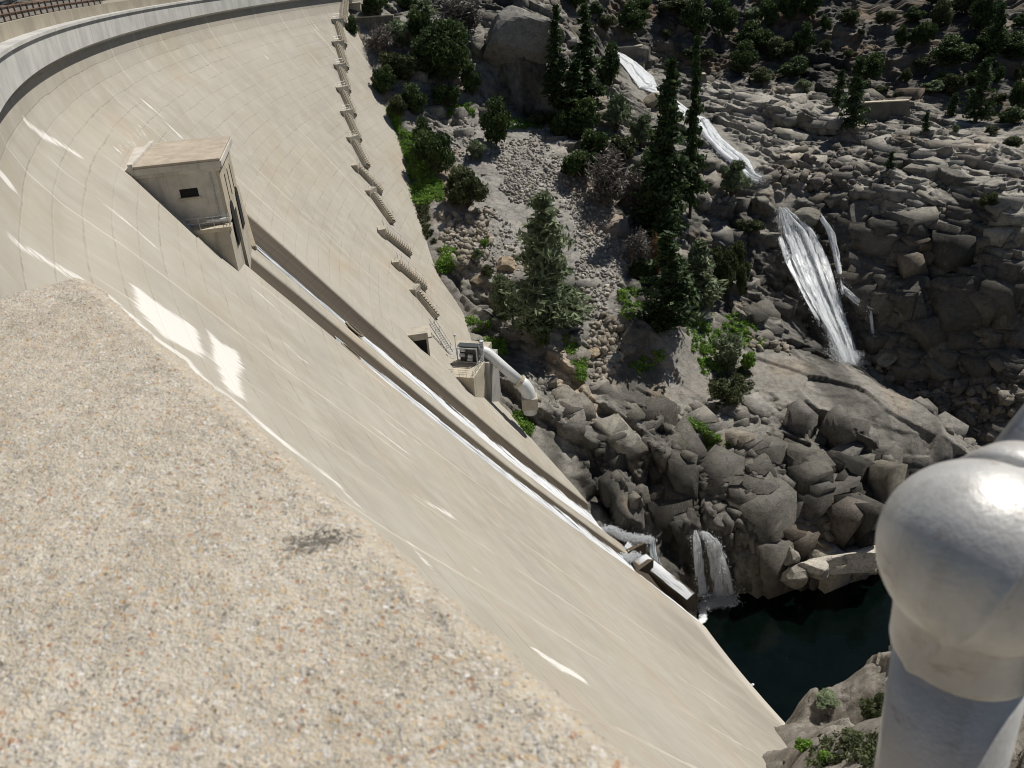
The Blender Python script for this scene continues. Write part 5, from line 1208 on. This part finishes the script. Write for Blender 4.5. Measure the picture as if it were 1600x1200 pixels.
stones([([(690, 335), (760, 330), (770, 400), (720, 420), (690, 390)], .4), ([(900, 540), (960, 480), (975, 520), (965, 600), (920, 600)], .35), ([(1155, 520), (1240, 540), (1230, 558), (1180, 545)], .1), ([(1080, 250), (1130, 280), (1160, 320), (1100, 320)], .15)],
       'heaps of larger broken stone at the talus foot and ledges', 480, .35, 1.25, 4, (.29, .265, .225), 1.6)
stones([([(1330, 560), (1600, 560), (1600, 660), (1510, 690), (1450, 630), (1380, 590)], .6), ([(1180, 250), (1330, 230), (1400, 290), (1260, 310), (1200, 300)], .4)], 'broken rock in the gorge beyond the dome and on the slabs', 420, .5, 2.2, 6, (.2, .185, .165), 1.8)
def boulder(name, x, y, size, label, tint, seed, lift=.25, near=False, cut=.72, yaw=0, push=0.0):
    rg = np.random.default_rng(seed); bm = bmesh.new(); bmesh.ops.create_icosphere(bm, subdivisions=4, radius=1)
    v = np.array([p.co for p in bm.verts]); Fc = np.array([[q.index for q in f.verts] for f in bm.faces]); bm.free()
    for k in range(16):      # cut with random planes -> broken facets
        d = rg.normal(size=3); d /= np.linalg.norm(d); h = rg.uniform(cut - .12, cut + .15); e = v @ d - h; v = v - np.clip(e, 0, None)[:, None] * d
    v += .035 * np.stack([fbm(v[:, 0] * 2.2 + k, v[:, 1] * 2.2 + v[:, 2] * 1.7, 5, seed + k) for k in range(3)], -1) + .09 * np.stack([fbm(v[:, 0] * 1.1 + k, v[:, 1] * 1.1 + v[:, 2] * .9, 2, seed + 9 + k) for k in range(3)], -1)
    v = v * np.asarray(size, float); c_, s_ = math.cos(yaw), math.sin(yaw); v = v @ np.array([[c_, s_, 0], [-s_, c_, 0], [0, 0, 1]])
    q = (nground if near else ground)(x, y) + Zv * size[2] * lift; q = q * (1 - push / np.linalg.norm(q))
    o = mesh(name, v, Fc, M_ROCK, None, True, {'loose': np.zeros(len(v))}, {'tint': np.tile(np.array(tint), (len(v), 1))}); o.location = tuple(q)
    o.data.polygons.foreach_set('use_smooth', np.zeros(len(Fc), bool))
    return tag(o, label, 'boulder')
boulder('boulder', 806, 62, (11.5, 8, 8), 'huge smooth rounded grey boulder at the top left of the hillside', (.23, .22, .2), 31, .0, cut=.74)
boulder('boulder', 1022, 165, (3.2, 3.0, 2.6), 'rounded tan boulder at the foot of the upper cascade', (.27, .235, .18), 32, .3, cut=.85)
boulder('boulder', 1258, 344, (3.6, 2.6, 2.2), 'smooth egg shaped boulder splitting the lip of the broad waterfall', (.23, .215, .18), 33, .3, cut=.9)
boulder('boulder', 790, 418, (2.3, 1.9, 1.7), 'tan square boulder beside the feathery grey pine', (.40, .315, .22), 34, .3)
boulder('boulder', 750, 440, (1.9, 1.5, 1.2), 'smaller tan boulder left of the dark shadow above the valve station', (.36, .30, .22), 35, .3)
boulder('boulder', 927, 555, (1.6, 1.3, 1.0), 'tan block at the bottom of the talus gully', (.36, .29, .20), 36, .4)
boulder('boulder', 1335, 880, (7.0, 3.0, 3.0), 'pale bleached rock slab at the far edge of the pool beside the ball joint', (.50, .465, .41), 37, .1, cut=.66, push=4.5)
boulder('boulder', 1275, 890, (3.4, 2.6, 2.0), 'pale broken block left of the bleached slab at the pool edge', (.44, .41, .36), 38, .2, cut=.62, push=4.0)
boulder('boulder', 1240, 903, (2.8, 2.4, 2.6), 'large square grey block with a bright top at the pool edge', (.27, .25, .215), 39, .15, cut=.6, yaw=.5, push=4.0)
boulder('boulder', 1240, 876, (1.9, 1.8, 2.0), 'cube shaped block sitting on the large square block at the pool edge', (.26, .24, .21), 40, .3, cut=.58, yaw=.8, push=4.0)
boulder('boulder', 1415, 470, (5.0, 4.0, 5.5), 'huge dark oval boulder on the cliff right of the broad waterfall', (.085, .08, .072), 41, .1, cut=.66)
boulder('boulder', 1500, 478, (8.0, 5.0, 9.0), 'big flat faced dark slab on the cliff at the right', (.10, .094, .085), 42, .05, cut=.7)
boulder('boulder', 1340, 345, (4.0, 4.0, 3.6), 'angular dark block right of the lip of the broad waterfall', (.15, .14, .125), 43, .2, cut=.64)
boulder('boulder', 1385, 560, (3.6, 3.2, 2.4), 'wedge shaped boulder in the gorge below the dark cliff', (.2, .185, .16), 44, .2, cut=.62)
# ------------------------------------------------------------------ foreground: worn parapet cap and the ball-jointed railing
ed = np.array([-.65, .84, 0]); ed /= np.linalg.norm(ed); pn = np.array([ed[1], -ed[0], 0])     # along the cap edge (away), and outwards
E0 = np.array([.048, .252, -.35]) + pn * .016
s_far = float((np.array([-.60, 1.09, -.35]) - E0) @ ed)
def slab_mat():
    m = NT('weathered exposed aggregate'); p = m.pos()
    n1 = m.noise(p, 7, 5, .65); n2 = m.noise(p, 60, 4, .7); n3 = m.noise(p, 330, 3, .7)
    c = m.ramp(n1, [(.3, (.44, .385, .30)), (.55, (.51, .452, .362)), (.75, (.57, .515, .425))])
    c = m.mix(.55, c, m.ramp(n2, [(.3, (.62, .6, .58)), (.5, (1, 1, 1)), (.7, (1.22, 1.2, 1.16))]), 'MULTIPLY')
    for sc_, am, seed in ((150, .42, 0), (250, .55, 3.3), (400, .6, 7.7)):
        v = m.n('ShaderNodeTexVoronoi', {'Vector': m.mapping(p, (1, 1, 1), loc=(seed, seed, seed)), 'Scale': sc_}); col = v.outputs['Color']; d = v.outputs['Distance']
        h = m.n('ShaderNodeSeparateColor', {0: col}).outputs
        g = m.ramp(h[0], [(0, (.13, .115, .10)), (.09, (.36, .345, .33)), (.40, (.55, .52, .47)), (.62, (.52, .36, .19)), (.74, (.36, .15, .065)), (.80, (.62, .60, .57)), (.95, (.75, .73, .70))], 'CONSTANT')
        k = m.math('MULTIPLY', m.math('SUBTRACT', 1, m.step(d, .28, .5)), m.step(h[1], .38, .5))
        c = m.mix(m.math('MULTIPLY', k, am * 1.25), c, g)
    st1 = m.attr('lichen')
    lz = m.step(m.math('ADD', st1, m.math('MULTIPLY', m.math('SUBTRACT', m.noise(p, 240, 4, .8), .5), 3.4)), .50, .85)
    c = m.mix(m.math('MULTIPLY', lz, .75), c, (.035, .033, .030))
    h = m.math('ADD', n3, m.math('MULTIPLY', n2, 1.5))
    return m.done(m.bsdf(c, .88, spec=.25, normal=m.bump(h, .9, .004)))
cap = thing('parapet_cap', 'rough speckled concrete parapet cap filling the near left corner', 'parapet', loc=(0, 0, 0))
ss2 = np.arange(-2.2, s_far + .0001, .006); ww2 = np.concatenate([np.arange(-.62, -.035, .008), np.arange(-.035, .0001, .0035)])
Sg, Wg = np.meshgrid(ss2, ww2, indexing='ij')
cr = .07    # rounded far corner
def zcap(Sg, Wg):
    round_e = np.clip((Wg + .028) / .028, 0, 1) ** 2 * .022 + np.clip((Sg - s_far + .05) / .05, 0, 1) ** 2 * .025
    return .0022 * fbm(Sg * 60, Wg * 60, 3, 7) + .0016 * fbm(Sg * 160, Wg * 160, 2, 8) + .006 * fbm(Sg * 5, Wg * 5, 3, 9) - round_e
end_c = s_far - np.clip((Wg + cr) / cr, 0, 1) ** 2.4 * .055 + .004 * fbm(Wg * 30, Wg * 0, 3, 12)
S2 = np.where(Sg > end_c - 1e-9, end_c, Sg)
W2 = Wg + (Wg > -.002) * (.004 * fbm(Sg * 22, Sg * 0, 4, 11) + .003 * fbm(Sg * 90, Sg * 0 + 3, 2, 13))
Vs = E0 + S2[..., None] * ed + W2[..., None] * pn + zcap(Sg, Wg)[..., None] * Zv
sx, sy = proj(Vs.reshape(-1, 3)); sx = sx.reshape(Sg.shape); sy = sy.reshape(Sg.shape)
lich = .85 * sstep(1 - np.hypot((sx - 495) / 92, (sy - 845 + (sx - 495) * .18) / 30), -.2, .8)
for x_, y_, r_ in ((140, 640, 22), (355, 460, 0), (690, 960, 30), (640, 985, 16), (60, 1050, 18), (250, 770, 26), (560, 1045, 20), (300, 560, 18), (870, 1065, 20), (120, 470, 60)):
    if r_: lich = np.maximum(lich, .45 * sstep(1 - np.hypot((sx - x_) / r_, (sy - y_) / (r_ * .6)), -.2, .8))
ns, nw = Sg.shape
M_SLAB = slab_mat()
mesh('top_surface', Vs.reshape(-1, 3), grid_faces(ns, nw)[:, ::-1].copy(), M_SLAB, cap, True, {'lichen': lich})
# skirts: outer edge, far end, then the body below
def skirt(edge, depth, name):
    n = len(edge); V_ = np.concatenate([edge, edge - Zv * .03 + 0, edge * 1.0 - Zv * depth]); Fc = [(i, i + 1, n + i + 1, n + i) for i in range(n - 1)] + [(n + i, n + i + 1, 2 * n + i + 1, 2 * n + i) for i in range(n - 1)]
    return mesh(name, V_, Fc, M_SLAB, cap, True, {'lichen': np.zeros(3 * n)})
skirt(np.concatenate([Vs[:, -1], Vs[-1, ::-1]]), 1.5, 'edge_face')
MB().box(E0 + ed * -2.19 + pn * -.61 - Zv * 2.6, ed * (s_far + 2.19 - .075), pn * .59, Zv * 2.56).build('body', M_CONC, cap)

def silver():
    m = NT('silver rail paint'); p = m.pos(); n = m.noise(p, 25, 5, .65); n2 = m.noise(p, 260, 4, .7); n3 = m.noise(p, 9, 4, .6)
    c = m.mix(m.step(n, .3, .7), (.47, .46, .44), (.60, .59, .565))
    c = m.mix(m.math('MULTIPLY', m.step(n3, .52, .72), .35), c, (.40, .345, .285))
    sp = m.voro(p, 75); c = m.mix(m.math('MULTIPLY', m.math('SUBTRACT', 1, m.step(sp, .06, .13)), m.step(m.noise(p, 12, 2), .5, .62)), c, (.13, .075, .05))
    rz = m.step(m.noise(m.mapping(p, (1, 1, 2.2)), 38, 5, .7), .58, .68); c = m.mix(m.math('MULTIPLY', rz, .4), c, (.25, .15, .10))
    c = m.mix(m.math('MULTIPLY', m.step(m.noise(m.mapping(p, (2.2, 2.2, .5)), 30, 5, .65), .5, .7), .3), c, (.30, .27, .23))
    h = m.math('ADD', n, m.math('MULTIPLY', n2, .6))
    return m.done(m.bsdf(c, .42, .26, spec=.38, normal=m.bump(h, .35, .0025)))
M_SILV = silver()
rail = thing('railing', 'silver painted pipe railing with a ball joint close at the right edge', 'railing')
KB = at(1532, 868, .395); RB = .0475
# ball, neck and collar as one lathed casting around the post axis; post leans very slightly
lean = 0.055 * RT; PX_ = lambda v: np.array([v[0], v[1], 0]) + v[2] * (Zv - lean * 1.0)
prof = [(.0, RB)] + [(RB * math.sin(t), RB * math.cos(t)) for t in np.linspace(.03, 2.30, 90)] + [(.0358, -.0365), (.0353, -.0440), (.0353, -.0520), (.0354, -.0600), (.0350, -.0620), (.0336, -.0630), (.0325, -.0640)]
nseg = 300; V_ = []; Fc = []; SM = .883 * RT - .427 * UP - .239 * F; SM /= np.linalg.norm(SM)
for i, (r_, z_) in enumerate(prof):
    for k in range(nseg):
        a = 2 * math.pi * k / nseg
        # casting seam: a raised rib round the ball
        q_ = PX_((r_ * math.cos(a), r_ * math.sin(a), z_)); rr = r_ + .0024 * math.exp(-(float(q_ @ SM) / .0026) ** 2) * min(1, r_ / .01)
        V_.append(KB + PX_((rr * math.cos(a), rr * math.sin(a), z_)))
for i in range(len(prof) - 1):
    for k in range(nseg): Fc.append((i * nseg + k, (i + 1) * nseg + k, (i + 1) * nseg + (k + 1) % nseg, i * nseg + (k + 1) % nseg))
mesh('ball_joint', V_, Fc, M_SILV, rail, True)
MB().tube([KB + PX_((0, 0, -.061)), KB + PX_((0, 0, -.3)), KB + PX_((0, 0, -1.25))], [.0325, .0332, .0332], 48).build('post', M_SILV, rail, True)
rd = np.array([.74, .66, .10]); rd /= np.linalg.norm(rd)
MB().tube([KB + rd * .034, KB + rd * .05, KB + rd * .062], [.0365, .034, .0300], 40).build('socket', M_SILV, rail, True)
MB().tube([KB + rd * .055, KB + rd * 1.3], .0265, 40).build('top_rail', M_SILV, rail, True)
MB().box(KB + PX_((0, 0, -1.25)) + np.array([-.09, -.09, -.19]), [.18, 0, 0], [0, .18, 0], [0, 0, .2]).build('base_bracket', M_CONC, rail)
